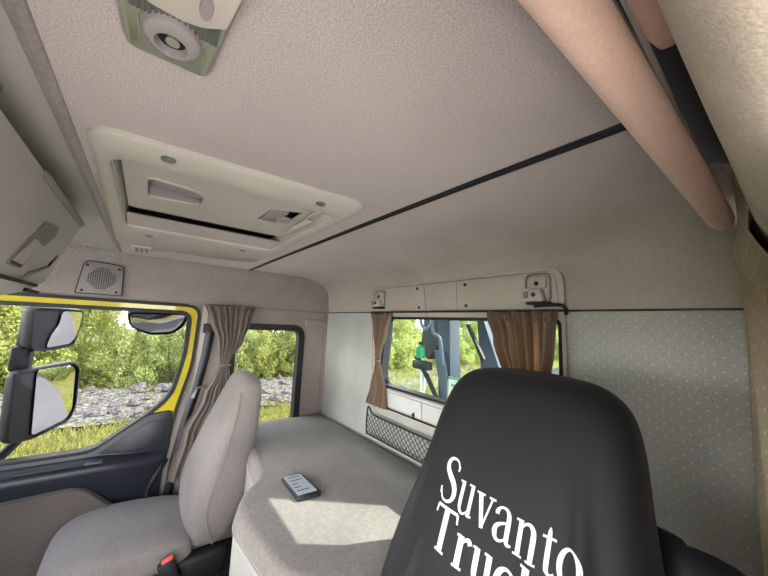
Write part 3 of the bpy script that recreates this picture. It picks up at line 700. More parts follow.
# seat belt
sb = empty('seat_belt', (.03, -.8, .4), label='dark seat belt webbing hanging beside the passenger door pillar', cat='seat belt')
bm = bmesh.new(); path = curve([(.016, -.745, 1.20), (.016, -.758, 1.05), (.018, -.785, .86), (.022, -.815, .72), (.028, -.85, .50), (.03, -.865, .30)], 6); rows = []
for i, p in enumerate(path):
    w = .022; rows.append([bm.verts.new(p+Vector((0, -w, 0))), bm.verts.new(p+Vector((0, w, 0)))])
for A, B in zip(rows, rows[1:]): bm.faces.new((A[0], A[1], B[1], B[0]))
o = obj('webbing', bm, M['navy'], sb); o.modifiers.new('Solidify', 'SOLIDIFY').thickness = .002
bm = bmesh.new(); tube(bm, curve([(.03, -.79, .86), (.035, -.755, .865), (.035, -.72, .86)], 4), .006, 8)
tube(bm, [(.034, -.785, .855), (.036, -.80, .81)], [.006, .012], 8); obj('guide_loop', bm, M['steel'], sb)
bm = bmesh.new(); box(bm, (.003, -.785, 1.16), (.016, -.720, 1.215), .008); obj('upper_anchor', bm, M['black'], sb)

# ================================================================== BUNK
b = empty('bunk', (1.0, -.35, .2), label='wide grey ribbed bunk mattress lying along the rear wall', cat='mattress')
plan = rpoly([(.012, -.012), (.012, -.52), (.40, -.60), (.76, -.640), (.85, -.725), (.97, -.770), (1.30, -.735), (1.43, -.60), (1.50, -.345), (1.985, -.33), (1.985, -.012)],
    [.04, .06, .05, .06, .05, .06, .06, .05, .04, .03, .03], 5)
bm = bmesh.new(); Ls = [(plan, .20), (plan, .600), (offset(plan, -.002), .620), (offset(plan, -.008), .637), (offset(plan, -.018), .647), (offset(plan, -.032), .651)]
Vs = [[bm.verts.new((p.x, p.y, z-(.02 if p.x < .2 and z > .5 else 0)*max(0, 1-p.x/.2))) for p in L] for L, z in Ls]
for k, (A, B) in enumerate(zip(Vs, Vs[1:])):
    for i in range(len(plan)): bm.faces.new((A[i-1], A[i], B[i], B[i-1])).material_index = 1 if k == 0 else 0
bm.faces.new(Vs[-1]); bm.faces.new(Vs[0][::-1]).material_index = 1
obj('mattress', bm, [M['bunk'], M['bunkside']], b)
bm = bmesh.new(); pl_ = offset(plan, .0015); tube(bm, [(p.x, p.y, .595-(.02*max(0, 1-p.x/.2))) for p in pl_[2:]], .003, 6); obj('piping', bm, M['bunkside'], b)
bm = bmesh.new(); plate(bm, offset(plan, -.03), [], 'z', .0, .198); obj('base', bm, M['carpet'], b)

# phone
ph = empty('handheld_device', (.93, -.5375, .652), label='black rubber-edged handheld device with a pale screen on the mattress', cat='phone')
rot = 0
q = rpoly([(.836, -.578), (1.022, -.584), (1.026, -.493), (.838, -.499)], .020, 6)
bm = bmesh.new(); plate(bm, q, [], 'z', .652, .663, bev=.003); obj('case', bm, M['phone'], ph)
q2 = rpoly([(.853, -.570), (1.000, -.574), (1.002, -.504), (.855, -.507)], .003, 3)
bm = bmesh.new(); plate(bm, q2, [], 'z', .663, .6636); sc = obj('screen', bm, plastic('pale_screen', srgb(196, 202, 214), rough=.15), ph)
rnd = random.Random(2)
for i in range(5):
    x = .866+i*.026; y0_ = -.566; bm = bmesh.new(); box(bm, (x, y0_, .6634), (x+.006, y0_+rnd.uniform(.02, .05), .6638)); obj('screen_line', bm, M['cgrey'], sc, smooth=False)
bm = bmesh.new(); box(bm, (1.008, -.556, .661), (1.016, -.522, .6642), .002); obj('button', bm, M['black'], ph)

# luggage net
nt_ = empty('luggage_net', (1.0, -.03, .67), label='black elastic storage net stretched along the rear wall above the mattress', cat='net')
x0, x1 = .612, 1.60
def ztop(x): return .778+.022*math.exp(-(x-x0)/.03)
bm = bmesh.new(); tube(bm, curve([(x0, -.035, .668), (x0-.003, -.036, .74), (x0+.004, -.036, .806), (x0+.022, -.036, .806), (x0+.045, -.036, .786), (x0+.12, -.036, .779), (x0+.5, -.036, .777), (x1, -.036, .776)], 6), .0045, 8); obj('elastic_edge', bm, M['black'], nt_)
bm = bmesh.new(); tube(bm, [(x0, -.034, .672), (x1, -.034, .670)], .0045, 8); obj('lower_edge', bm, M['black'], nt_)
bm = bmesh.new(); step = .030
k = -5
while x0+k*step < x1:
    for sgn in (1, -1):
        xa = x0+k*step; pts = []
        for i in range(13):
            tt = i/12; x = xa+(tt if sgn > 0 else 1-tt)*.115; z = .672+tt*.106
            if x0 <= x <= x1: pts.append((x, -.035-.004*math.sin(tt*pi), z+.002*math.sin(i*2)))
        if len(pts) > 1: tube(bm, pts, .0016, 5)
    k += 1
obj('mesh', bm, M['black'], nt_)

# ================================================================== PASSENGER SEAT
ps = empty('passenger_seat', (.27, -.95, 0), label='grey velour passenger seat with an integrated headrest', cat='seat')
secs = [(.262, .275, -.740, .130, .045, 2.6), (.275, .275, -.735, .190, .085, 3), (.33, .275, -.730, .222, .100, 3.4), (.42, .275, -.705, .230, .130, 3.6), (.52, .275, -.690, .232, .135, 3.4), (.62, .275, -.665, .228, .122, 3.2),
        (.72, .275, -.645, .218, .102, 3.2), (.82, .275, -.622, .200, .084, 3), (.90, .275, -.602, .185, .070, 2.9), (.945, .275, -.597, .165, .056, 2.7), (.968, .275, -.600, .12, .036, 2.4), (.975, .275, -.602, .06, .016, 2.2)]
bm = bmesh.new(); loft(bm, secs, 40, 'z')
back = obj('backrest', bm, M['seat'], ps); sd = back.modifiers.new('Sub', 'SUBSURF'); sd.levels = sd.render_levels = 2
bm = bmesh.new()
pp_ = curve([(.507, -.725, .30), (.509, -.76, .42), (.510, -.745, .52), (.506, -.715, .62), (.492, -.690, .72), (.470, -.665, .82), (.445, -.655, .90)], 5); tube(bm, pp_, .0025, 6); obj('piping', bm, M['seat'], back)
secs = [(-1.27, .27, .275, .120, .035, 2.6), (-1.255, .27, .285, .185, .06, 3), (-1.20, .27, .297, .225, .075, 3.4), (-1.12, .27, .302, .236, .080, 3.6), (-.98, .275, .300, .236, .078, 3.6), (-.88, .275, .295, .232, .075, 3.4), (-.80, .275, .29, .215, .07, 3), (-.785, .275, .29, .17, .05, 2.6)]
bm = bmesh.new(); loft(bm, secs, 40, 'y'); cu = obj('cushion', bm, M['seat'], ps); sd = cu.modifiers.new('Sub', 'SUBSURF'); sd.levels = sd.render_levels = 2
bm = bmesh.new(); box(bm, (.10, -1.28, .0), (.45, -.85, .24), .03, 3); obj('base', bm, M['black'], ps)
bm = bmesh.new(); box(bm, (.44, -.86, .16), (.50, -.66, .27), .025, 3); obj('recliner_cover', bm, M['black'], ps)
rm = Matrix.Rotation(.35, 3, 'X')
bm = bmesh.new(); box(bm, (.522, -.90, .20), (.550, -.845, .315), .008, 2, rot=rm); bk = obj('buckle', bm, M['black'], ps)
bm = bmesh.new(); box(bm, (.526, -.905, .306), (.547, -.865, .322), .005, 2, rot=rm); obj('release_button', bm, M['red'], bk, label='red release button')

# ================================================================== DRIVER SEAT (black printed cover)
ds = empty('driver_seat', (1.74, -.5, 0), label='driver seat under a black cloth cover printed with large white words', cat='seat')
secs = [(.42, 1.726, -.60, .300, .12, 3), (.55, 1.726, -.575, .285, .11, 3), (.70, 1.726, -.530, .256, .100, 3), (.85, 1.726, -.488, .228, .095, 3), (.97, 1.726, -.452, .206, .085, 3), (1.06, 1.726, -.424, .192, .075, 3), (1.115, 1.726, -.408, .176, .066, 2.8), (1.145, 1.726, -.400, .152, .056, 2.6), (1.162, 1.726, -.396, .115, .040, 2.4), (1.170, 1.726, -.394, .05, .016, 2.2)]
bm = bmesh.new(); S2 = interp(secs, 7); loft(bm, S2, 240, 'z')
# folds of the loose cloth
for v in bm.verts:
    p = v.co; a = max(0, min(1, (1.12-p.z)/.5))
    side = abs(p.x-1.735)/.25
    f_ = math.sin(p.x*38+p.z*9)*.35+noise.noise(Vector((p.x*9-p.z*2.0, p.z*2.2, 3)))*1.2
    p.y += -.016*a*f_*(.3+side)
    if p.y < -.35:
        for (xa, za, xb, zb, dp, wd) in ((1.855, 1.05, 1.925, .60, .014, .012), (1.80, .98, 1.86, .55, .008, .012), (1.60, .86, 1.50, .45, .016, .011), (1.565, 1.0, 1.455, .55, .012, .010), (1.66, .80, 1.60, .45, .010, .013)):
            if p.z < za:
                xx = xa+(xb-xa)*(za-p.z)/(za-zb); p.y -= dp*min(1, (za-p.z)/.12)*math.exp(-((p.x-xx)/wd)**2)
    p.x += .005*a*noise.noise(Vector((p.y*12, p.z*4, 8)))
cover_bvh = BVHTree.FromBMesh(bm)
cov = obj('seat_cover', bm, M['cover'], ds, label='loose black cloth cover')
bm = bmesh.new(); box(bm, (1.48, -1.02, .34), (1.99, -.60, .50), .05, 4); obj('cushion', bm, M['cover'], ds)
bm = bmesh.new(); box(bm, (1.55, -.98, .0), (1.92, -.52, .33), .03, 3); obj('base', bm, M['black'], ds)
# loose flap of the cover reaching the driver side pillar
bm = bmesh.new(); rows = []
for j in range(14):
    t_ = j/13; x = 1.90+.15*t_; L = []
    for i in range(14):
        s_ = i/13; z = .965-.022*t_-.45*s_+.006*math.sin(9*t_)*(s_)+(-.03*max(0, .25-t_))
        y = -.385-.035*math.sin(min(1, s_*3)*pi/2)+.008*math.sin(14*t_+2*s_)-.02*t_
        L.append(bm.verts.new((x, y, z)))
    rows.append(L)
for A, B in zip(rows, rows[1:]):
    for i in range(13): bm.faces.new((A[i], A[i+1], B[i+1], B[i]))
o = obj('side_flap', bm, M['cover'], ds); o.modifiers.new('Solidify', 'SOLIDIFY').thickness = .02

# lettering: strokes of (x, z, width) in letter units
def arc(cx, cz, rx, rz, a0, a1, w0, w1, n=14, mid=None):
    out = []
    for i in range(n+1):
        t_ = i/n; a = math.radians(a0+(a1-a0)*t_)
        w = w0*(1-t_)+w1*t_
        if mid is not None: w = w0+(mid-w0)*math.sin(pi*t_) if w0 == w1 else w
        out.append((cx+rx*math.cos(a), cz+rz*math.sin(a), w))
    return out
TH, TN = .13, .045   # thick and thin stroke
G = {}
G['S'] = (.58, [[(.46, .74, .05), (.47, .86, .05)], [(.47, .80, .04), (.40, .93, .05), (.28, .97, .06), (.16, .93, .09), (.10, .82, .12), (.13, .69, .14), (.25, .57, .15), (.38, .46, .15), (.46, .33, .14), (.47, .19, .12), (.40, .07, .08), (.27, .02, .055), (.14, .06, .05), (.07, .20, .045)], [(.06, .12, .05), (.05, .27, .05)]])
G['T'] = (.74, [[(.36, .02, TH), (.36, .97, TH)], [(.05, .955, .06), (.67, .955, .06)], [(.05, .96, .05), (.025, .76, .035)], [(.67, .96, .05), (.70, .76, .035)], [(.22, .02, .045), (.50, .02, .045)]])
G['u'] = (.62, [[(.02, .66, .045), (.13, .66, .045)], [(.14, .68, TH*.9), (.14, .22, TH*.9), (.17, .09, .09), (.26, .03, .06), (.36, .06, .045), (.45, .15, .04)], [(.34, .66, .045), (.46, .66, .045)], [(.47, .68, TH*.9), (.47, .02, TH*.9)], [(.47, .03, .05), (.58, .05, .04)]])
G['v'] = (.56, [[(.12, .66, TH), (.29, .02, TH*.8)], [(.46, .66, .05), (.29, .02, .05)], [(.0, .665, .045), (.24, .665, .045)], [(.37, .665, .045), (.55, .665, .045)]])
G['a'] = (.54, [[(.08, .50, .10), (.08, .56, .10), (.15, .65, .05), (.26, .67, .06), (.35, .62, .09), (.39, .50, TH*.9), (.39, .14, TH*.9), (.43, .04, .08), (.52, .05, .04)], [(.39, .42, .045), (.22, .36, .06), (.10, .27, .10), (.08, .15, TH), (.13, .05, .09), (.22, .03, .06), (.32, .08, .045), (.39, .18, .04)]])
G['n'] = (.62, [[(.03, .66, .045), (.14, .66, .045)], [(.15, .68, TH*.9), (.15, .02, TH*.9)], [(.04, .02, .04), (.26, .02, .04)], [(.15, .50, .04), (.24, .62, .05), (.34, .66, .07), (.43, .60, .10), (.465, .46, TH*.9), (.465, .02, TH*.9)], [(.36, .02, .04), (.58, .02, .04)]])
G['t'] = (.38, [[(.17, .84, .03), (.17, .70, TH*.8), (.17, .18, TH*.9), (.20, .06, .08), (.28, .03, .05), (.35, .08, .04)], [(.02, .65, .05), (.33, .65, .05)]])
G['o'] = (.60, [[(.29+.23*math.cos(math.radians(a)), .34+.33*math.sin(math.radians(a)), .05+.075*abs(math.cos(math.radians(a)))**1.5) for a in range(0, 361, 15)]])
G['r'] = (.46, [[(.03, .66, .045), (.14, .66, .045)], [(.15, .68, TH*.95), (.15, .02, TH*.95)], [(.03, .02, .045), (.28, .02, .045)], [(.17, .48, .04), (.24, .61, .05), (.34, .66, .08), (.40, .58, .10)]])
G['c'] = (.54, [[(.43, .50, .09), (.44, .57, .08), (.36, .65, .05), (.25, .66, .06), (.13, .56, .10), (.08, .36, TH), (.12, .15, .11), (.24, .04, .07), (.36, .05, .045), (.46, .16, .04)]])
G['k'] = (.62, [[(.03, .96, .045), (.14, .96, .045)], [(.15, .98, TH*.95), (.15, .02, TH*.95)], [(.03, .02, .04), (.27, .02, .04)], [(.17, .28, .045), (.44, .65, .045)], [(.34, .66, .04), (.56, .66, .04)], [(.25, .38, .06), (.48, .02, TH)], [(.36, .02, .04), (.60, .02, .04)]])
G['s'] = (.46, [[(.36, .54, .05), (.30, .64, .05), (.20, .66, .06), (.10, .60, .09), (.10, .48, .11), (.24, .36, .12), (.35, .26, .12), (.36, .12, .10), (.26, .03, .06), (.14, .05, .05), (.06, .16, .045)]])
def face_y(x, z):
    hit = cover_bvh.ray_cast(Vector((x, -2, z)), Vector((0, 1, 0)))
    return hit[0].y if hit[0] is not None else -.5
def word(txt, starts, base, hs, bold=1.0):
    """each letter starts at its own x and fills the width to the next one"""
    bm = bmesh.new(); x_a = starts[0]; x_b = starts[-1]
    for li, ch in enumerate(txt):
        adv, strokes = G[ch]; x = starts[li]; w_ = (starts[li+1]-x)/adv
        t_ = (x-x_a)/(x_b-x_a); h = hs[0]+(hs[1]-hs[0])*t_; z0 = base[0]+(base[1]-base[0])*t_
        for st in strokes:
            pts = [Vector((p[0], p[1], 0)) for p in st]; ws = [p[2] for p in st]
            if len(pts) > 2:
                ipts = curve(pts, 4); iw = [w.x for w in curve([Vector((w, 0, 0)) for w in ws], 4)]
            else:
                ipts = [pts[0].lerp(pts[1], i/6) for i in range(7)]; iw = [ws[0]+(ws[1]-ws[0])*i/6 for i in range(7)]
            rows = []
            for i, p in enumerate(ipts):
                dd = (ipts[min(i+1, len(ipts)-1)]-ipts[max(i-1, 0)]).normalized(); nn = Vector((-dd.y, dd.x, 0))
                r_ = []
                for s_ in (-.5, .5):
                    q = p+nn*s_*iw[i]*bold; X = x+q.x*w_; Z = z0+q.y*h
                    r_.append(bm.verts.new((X, face_y(X, Z)-.0012, Z)))
                rows.append(r_)
            for A, B in zip(rows, rows[1:]): bm.faces.new((A[0], A[1], B[1], B[0]))
    return bm
bm = word('Suvanto', [1.619, 1.664, 1.703, 1.742, 1.779, 1.820, 1.843, 1.880], (.921, .903), (.074, .064), bold=.95)
o = obj('lettering', bm, M['white'], cov, smooth=False, label='white serif word Suvanto'); o.modifiers.new('Solidify', 'SOLIDIFY').thickness = .0003
bm = word('Trucks', [1.624, 1.681, 1.716, 1.758, 1.795, 1.842, 1.876], (.850, .838), (.067, .063), bold=1.2)
o = obj('lettering', bm, M['white'], cov, smooth=False, label='bolder white serif word Trucks'); o.modifiers.new('Solidify', 'SOLIDIFY').thickness = .0003

# ================================================================== EXTERIOR MIRRORS
mr = empty('exterior_mirror', (-.35, -1.45, .5), label='tall double exterior mirror in black housing outside the passenger window', cat='mirror')
nm = Vector((.612, .79, .05)); nu = Vector((.62, .777, -.106))
def mirror_part(outer, gl, n, depth, nameh, parent):
    n = n.normalized()
    c0 = sum((Vector(p) for p in outer), Vector())/len(outer)
    bm = bmesh.new(); O = [Vector(p) for p in outer]
    rings = [(1.0, .010), (1.02, .0), (1.03, -.02), (.97, -depth*.7), (.75, -depth)]
    Vs = []
    inn = [bm.verts.new(c0+(p-c0)*.955+n*.010) for p in O]; inn2 = [bm.verts.new(c0+(p-c0)*.955-n*.004) for p in O]
    for s_, d_ in rings: Vs.append([bm.verts.new(c0+(p-c0)*s_+n*d_) for p in O])
    for A, B in zip([inn2, inn]+Vs, [inn]+Vs): 
        for i in range(len(O)): bm.faces.new((A[i-1], A[i], B[i], B[i-1]))
    bm.faces.new(Vs[-1]); bm.faces.new(inn2)
    hs = obj(nameh, bm, M['navy'], parent)
    bm = bmesh.new(); Q = [Vector(p)+n*.006 for p in gl]; cg = sum(Q, Vector())/len(Q)
    # gently convex silvered glass
    ringsg = []
    for s_ in (1, .75, .5, .25):
        ringsg.append([bm.verts.new(cg+(p-cg)*s_+n*(.0030*(1-s_*s_))) for p in Q])
    for A, B in zip(ringsg, ringsg[1:]):
        for i in range(len(Q)): bm.faces.new((A[i-1], A[i], B[i], B[i-1]))
    bm.faces.new(ringsg[-1]); g = obj('mirror_glass', bm, M['chrome'], hs)
    return hs
def rnd3(pts, r=.03, n=4):
    out = []; L = len(pts)
    for i in range(L):
        p = Vector(pts[i]); a = Vector(pts[i-1]); b_ = Vector(pts[(i+1) % L]); da = a-p; db = b_-p
        ri = min(r, da.length*.45, db.length*.45); A = p+da.normalized()*ri; B = p+db.normalized()*ri
        for k in range(n+1): t_ = k/n; out.append((1-t_)**2*A+2*t_*(1-t_)*p+t_*t_*B)
    return out
mo = rnd3([(-.252, -1.534, .940), (-.475, -1.364, .962), (-.505, -1.335, .930), (-.504, -1.326, .700), (-.477, -1.342, .632), (-.328, -1.455, .592), (-.248, -1.520, .610)])
mg = rnd3([(-.328, -1.476, .939), (-.467, -1.369, .945), (-.490, -1.351, .915), (-.488, -1.339, .698), (-.462, -1.354, .648), (-.330, -1.457, .610)], .02)
mirror_part(mo, mg, nm, .07, 'main_housing', mr)
uo = rnd3([(-.250, -1.511, 1.261), (-.354, -1.430, 1.262), (-.458, -1.350, 1.258), (-.466, -1.359, 1.142), (-.458, -1.373, 1.052), (-.352, -1.460, 1.034), (-.290, -1.505, 1.043)])
ug = rnd3([(-.363, -1.423, 1.247), (-.451, -1.353, 1.247), (-.466, -1.355, 1.142), (-.446, -1.381, 1.069), (-.349, -1.461, 1.049), (-.350, -1.451, 1.117), (-.368, -1.430, 1.171)], .02)
mirror_part(uo, ug, nu, .09, 'upper_housing', mr)
bm = bmesh.new(); tube(bm, curve([(-.36, -1.535, 1.30), (-.37, -1.55, 1.10), (-.40, -1.54, .98), (-.45, -1.50, .80), (-.42, -1.50, .62), (-.38, -1.53, .55), (-.30, -1.60, .46)], 6), .022, 12); obj('arm', bm, M['navy'], mr)
bm = bmesh.new(); box(bm, (-.39, -1.58, .93), (-.32, -1.50, 1.06), .02); obj('bracket', bm, M['navy'], mr)

km = empty('kerb_mirror', (-.15, -.99, 1.27), label='small rounded kerb mirror above the passenger window', cat='mirror')
ko = [(-.077, -1.132, 1.264), (-.150, -1.120, 1.185), (-.203, -1.023, 1.139), (-.212, -.917, 1.147), (-.181, -.868, 1.192), (-.128, -.852, 1.252), (-.105, -.875, 1.275)]
kg = [(-.087, -1.127, 1.254), (-.148, -1.113, 1.188), (-.192, -1.025, 1.151), (-.201, -.919, 1.160), (-.169, -.881, 1.204), (-.120, -.866, 1.260)]
mirror_part(rnd3(ko, .03), rnd3(kg, .025), Vector((.749, .115, -.653)), .05, 'housing', km)
bm = bmesh.new(); tube(bm, [(-.14, -.99, 1.26), (-.08, -.99, 1.30), (-.035, -.99, 1.33)], .018, 10); obj('arm', bm, M['black'], km)
bm = bmesh.new(); box(bm, (-.085, -1.05, 1.265), (-.045, -.94, 1.29), .01); obj('bracket', bm, M['black'], km)

# window document sticker at rear glass
t = empty('window_card', (1.19, -.0, .95), label='pale green and white card standing against the rear glass behind the driver seat', cat='card')
bm = bmesh.new(); box(bm, (1.145, .0, .955), (1.225, .003, 1.050), .0); obj('card', bm, M['paper'], t)
bm = bmesh.new(); 
for a in ((1.145, 1.040, 1.225, 1.050), (1.145, .955, 1.152, 1.05)): box(bm, (a[0], -.001, a[1]), (a[2], .0005, a[3]))
box(bm, (1.165, -.001, 1.012), (1.215, .0005, 1.022)); obj('print', bm, M['mint'], t)

# ================================================================== OUTSIDE: BODYWORK BEHIND THE CAB
GZ = -1.0
cr_ = empty('crane_column', (.6, .62, GZ), label='blue grey crane column with slanting plates right behind the cab', cat='crane')
bm = bmesh.new(); polyface(bm, [(.49, .60, 1.75), (.60, .60, 1.75), (.66, .60, .45), (.55, .60, .45)], .10); obj('column', bm, M['cgrey'], cr_)
bm = bmesh.new(); polyface(bm, [(.50, .58, 1.10), (.58, .58, 1.10), (.70, .58, .60), (.63, .58, .60)], .03); obj('front_plate', bm, M['lampgrey2'], cr_)
bm = bmesh.new(); polyface(bm, [(.27, .64, 1.75), (.48, .64, 1.75), (.50, .64, 1.15), (.38, .64, 1.02), (.30, .64, 1.08), (.33, .64, 1.30)], .12); obj('folded_arm', bm, M['cdark'], cr_)
bm = bmesh.new(); tube(bm, [(.36, .55, 1.04), (.46, .55, .93), (.62, .55, .72), (.66, .55, .60)], [.020, .018, .014, .014], 10); obj('strut', bm, M['cdark'], cr_)
bm = bmesh.new(); box(bm, (.20, .60, GZ), (.95, .85, .55), .02); obj('base', bm, M['cdark'], cr_)
# boom and slanted plate: unseen, added overhead to shape the sun patch
bm = bmesh.new()
plate(bm, V2([(1.06, 1.32), (1.506, 1.32), (1.29, 1.765), (1.265, 2.0), (1.06, 2.0)]), [], 'y', .50, .52); obj('shade_plate', bm, M['cdark'], cr_)
bm = bmesh.new(); plate(bm, V2([(.70, 1.36), (1.06, 1.36), (1.06, 2.0), (.70, 2.0)]), [], 'y', .50, .62); plate(bm, V2([(.48, 1.36), (.72, 1.36), (.72, 2.2), (.48, 2.2)]), [], 'y', .50, .62); obj('shade_boom', bm, M['cdark'], cr_)
b2_ = empty('boom_leg', (.9, .7, GZ), label='grey green crane leg tapering upward behind the middle of the rear window', cat='crane')
bm = bmesh.new(); polyface(bm, [(.775, .68, 1.40), (.80, .68, 1.40), (.99, .68, .92), (.98, .68, .60), (.86, .68, .60)], .08); obj('leg', bm, M['cgrey'], b2_)
bm = bmesh.new(); polyface(bm, [(.755, .60, 1.285), (.775, .60, 1.285), (.895, .60, 1.08), (.885, .60, 1.05)], .02); obj('strap', bm, M['black'], b2_)
hz = empty('hydraulic_hose', (.45, .5, 1.0), label='pair of looped pale hydraulic hoses hanging beside the crane column', cat='hose')
for k_, pts in enumerate(([(.40, .52, 1.50), (.42, .52, 1.30), (.50, .50, 1.24), (.56, .50, 1.30), (.60, .50, 1.38)], [(.55, .52, 1.50), (.53, .52, 1.32), (.57, .50, 1.22), (.63, .50, 1.18), (.64, .52, 1.02)])):
    bm = bmesh.new(); tube(bm, curve(pts, 6), .012, 8); obj('hose', bm, M['lampgrey2'], hz)
t = empty('spray_bottle', (.43, .53, 1.0), label='small green bottle fixed beside the crane column', cat='bottle')
bm = bmesh.new(); tube(bm, [(.43, .52, 1.04), (.43, .52, 1.08), (.43, .52, 1.115), (.43, .52, 1.125)], [.030, .032, .030, .015], 14); obj('bottle', bm, M['green'], t)
bm = bmesh.new(); tube(bm, [(.43, .52, 1.13), (.43, .52, 1.15)], .016, 12); obj('cap', bm, M['black'], t)
bm = bmesh.new(); box(bm, (.36, .50, .96), (.52, .56, 1.02), .015); obj('holder', bm, M['cdark'], t)
t = empty('white_post', (.40, .55, GZ), label='thin white post standing behind the rear window', cat='post')
bm = bmesh.new(); tube(bm, [(.41, .57, -.6), (.41, .57, .95)], .018, 10); obj('post', bm, M['paper'], t)
t = empty('mudguard', (.85, 1.0, GZ), label='black rounded mudguard behind the crane column', cat='mudguard')
bm = bmesh.new(); tube(bm, [(.60, 1.25, .72), (1.02, 1.25, .72)], .30, 28); obj('guard', bm, M['black'], t)
bm = bmesh.new(); box(bm, (.60, 1.1, GZ), (1.0, 1.4, .5), .04); obj('support', bm, M['black'], t)

# ================================================================== OUTSIDE: GROUND
def terrain(name, x0, x1, y0, y1, mat, dz=0, amp=.05, n=60, **k):
    bm = bmesh.new(); g = []
    for i in range(n+1):
        L = []
        for j in range(n+1):
            x = x0+(x1-x0)*i/n; y = y0+(y1-y0)*j/n
            L.append(bm.verts.new((x, y, GZ+dz+amp*noise.noise(Vector((x*.8, y*.8, 0))))))
        g.append(L)
    for i in range(n):
        for j in range(n): bm.faces.new((g[i][j], g[i+1][j], g[i+1][j+1], g[i][j+1]))
    return obj(name, bm, mat, kind='structure', **k)
terrain('ground', -60, 60, -60, 80, M['soil'], -.06, .05)
terrain('road', -2.6, 2.35, -40, 60, M['asphalt'], .0, .0, 2)
terrain('bounce_ground', 2.35, 60, -60, 60, M['bounce_ground'], .01, .0, 2)  # unseen pale ground, added to bounce light up to the ceiling
terrain('gravel_strip', -10.6, -6.6, -14, 60, M['gravel'], .02, .10, 90)

# rocks
def rock_mesh(seed):
    b_ = bmesh.new(); bmesh.ops.create_icosphere(b_, subdivisions=2, radius=1)
    for v in b_.verts:
        n_ = noise.noise(v.co*1.1+Vector((seed*7, 0, 0))); v.co *= 1+.55*n_
        v.co = Vector((round(v.co.x*3.2)/3.2*.5+v.co.x*.5, v.co.y, round(v.co.z*2.6)/2.6*.5+v.co.z*.5))
    me = bpy.data.meshes.new('rock'); b_.to_mesh(me); b_.free(); me.materials.append(M['rock']); return me
rocks = [rock_mesh(i) for i in range(6)]
rr_ = random.Random(4)
for i in range(210):
    o = bpy.data.objects.new('rock', rocks[i % 6]); COL.objects.link(o)
    x = rr_.uniform(-10.4, -6.7); y = rr_.uniform(-5, 16); s_ = rr_.uniform(.05, .17)
    o.location = (x, y, GZ+.02+s_*.25); o.scale = (s_*rr_.uniform(.8, 1.6), s_*rr_.uniform(.8, 1.5), s_*rr_.uniform(.5, .9)); o.rotation_euler = (rr_.uniform(-.3, .3), rr_.uniform(-.3, .3), rr_.uniform(0, 6.28))
    tag(o, 'broken grey rock lying in the gravel strip before the bushes', 'rock', 'rocks in the gravel strip')
# grass blades
def grass(name, regs, n, hgt, mat, seed, **k):
    r_ = random.Random(seed); vs = []; fs = []
    for i in range(n):
        x0, x1, y0, y1 = regs[i % len(regs)]
        x = r_.uniform(x0, x1); y = r_.uniform(y0, y1); a = r_.uniform(0, pi); w = r_.uniform(.008, .02); h_ = hgt*r_.uniform(.5, 1.3)
        dx, dy = math.cos(a)*w, math.sin(a)*w; lx, ly = r_.uniform(-.5, .5)*h_, r_.uniform(-.5, .5)*h_
        b0 = len(vs); z = GZ-.06+.03
        vs += [(x-dx, y-dy, z), (x+dx, y+dy, z), (x+lx, y+ly, z+h_)]; fs.append((b0, b0+1, b0+2))
    me = bpy.data.meshes.new(name); me.from_pydata(vs, [], fs); me.materials.append(mat)
    o = bpy.data.objects.new(name, me); COL.objects.link(o); return tag(o, kind='stuff', **k)
grass('roadside_grass', [(-6.9, -2.7, -8, 6), (-6.9, -2.7, 2, 14), (-6.9, -2.7, -6, 8), (-10.4, -6.6, -6, 18)], 60000, .10, M['grass'], 9, label='yellow green grass growing on the verge beside the road', cat='grass')
grass('meadow_grass', [(-11.2, -6, 6, 34), (-10.5, -2.6, 14, 44)], 30000, .28, M['grass'], 10, label='green grass spread below the trees behind the truck', cat='grass')

# ================================================================== SHRUBS AND TREES
def foliage_mesh(seed, H, R, nl, mat):
    r_ = random.Random(seed); vs = []; fs = []
    clumps = []
    for i in range(60):
        z = H*(.03+.95*r_.random()**1.15); k_ = math.sin(min(1, (z/H)*1.15+.12)*pi)**.6; a = r_.uniform(0, 6.28); q = R*k_*math.sqrt(r_.random())
        clumps.append((math.cos(a)*q, math.sin(a)*q, z, r_.uniform(.18, .42)*R*.9))
    for i in range(nl):
        cx, cy, cz, cr = clumps[r_.randrange(len(clumps))]
        th = r_.uniform(0, 6.28); u = r_.uniform(-1, 1); q = cr*(.45+.55*r_.random())
        p = Vector((cx+q*math.cos(th)*math.sqrt(1-u*u), cy+q*math.sin(th)*math.sqrt(1-u*u), max(.03, cz+q*u)))
        s_ = r_.uniform(.028, .062)
        a = Vector((r_.gauss(0, 1), r_.gauss(0, 1), r_.gauss(0, 1))).normalized(); b_ = a.cross(Vector((r_.gauss(0, 1), r_.gauss(0, 1), r_.gauss(0, 1)))).normalized()
        i0 = len(vs); vs += [tuple(p-a*s_), tuple(p+b_*s_*.55), tuple(p+a*s_), tuple(p-b_*s_*.55)]; fs.append((i0, i0+1, i0+2, i0+3))
    me = bpy.data.meshes.new('foliage'); me.from_pydata(vs, [], fs); me.materials.append(mat); return me, clumps
protos = []
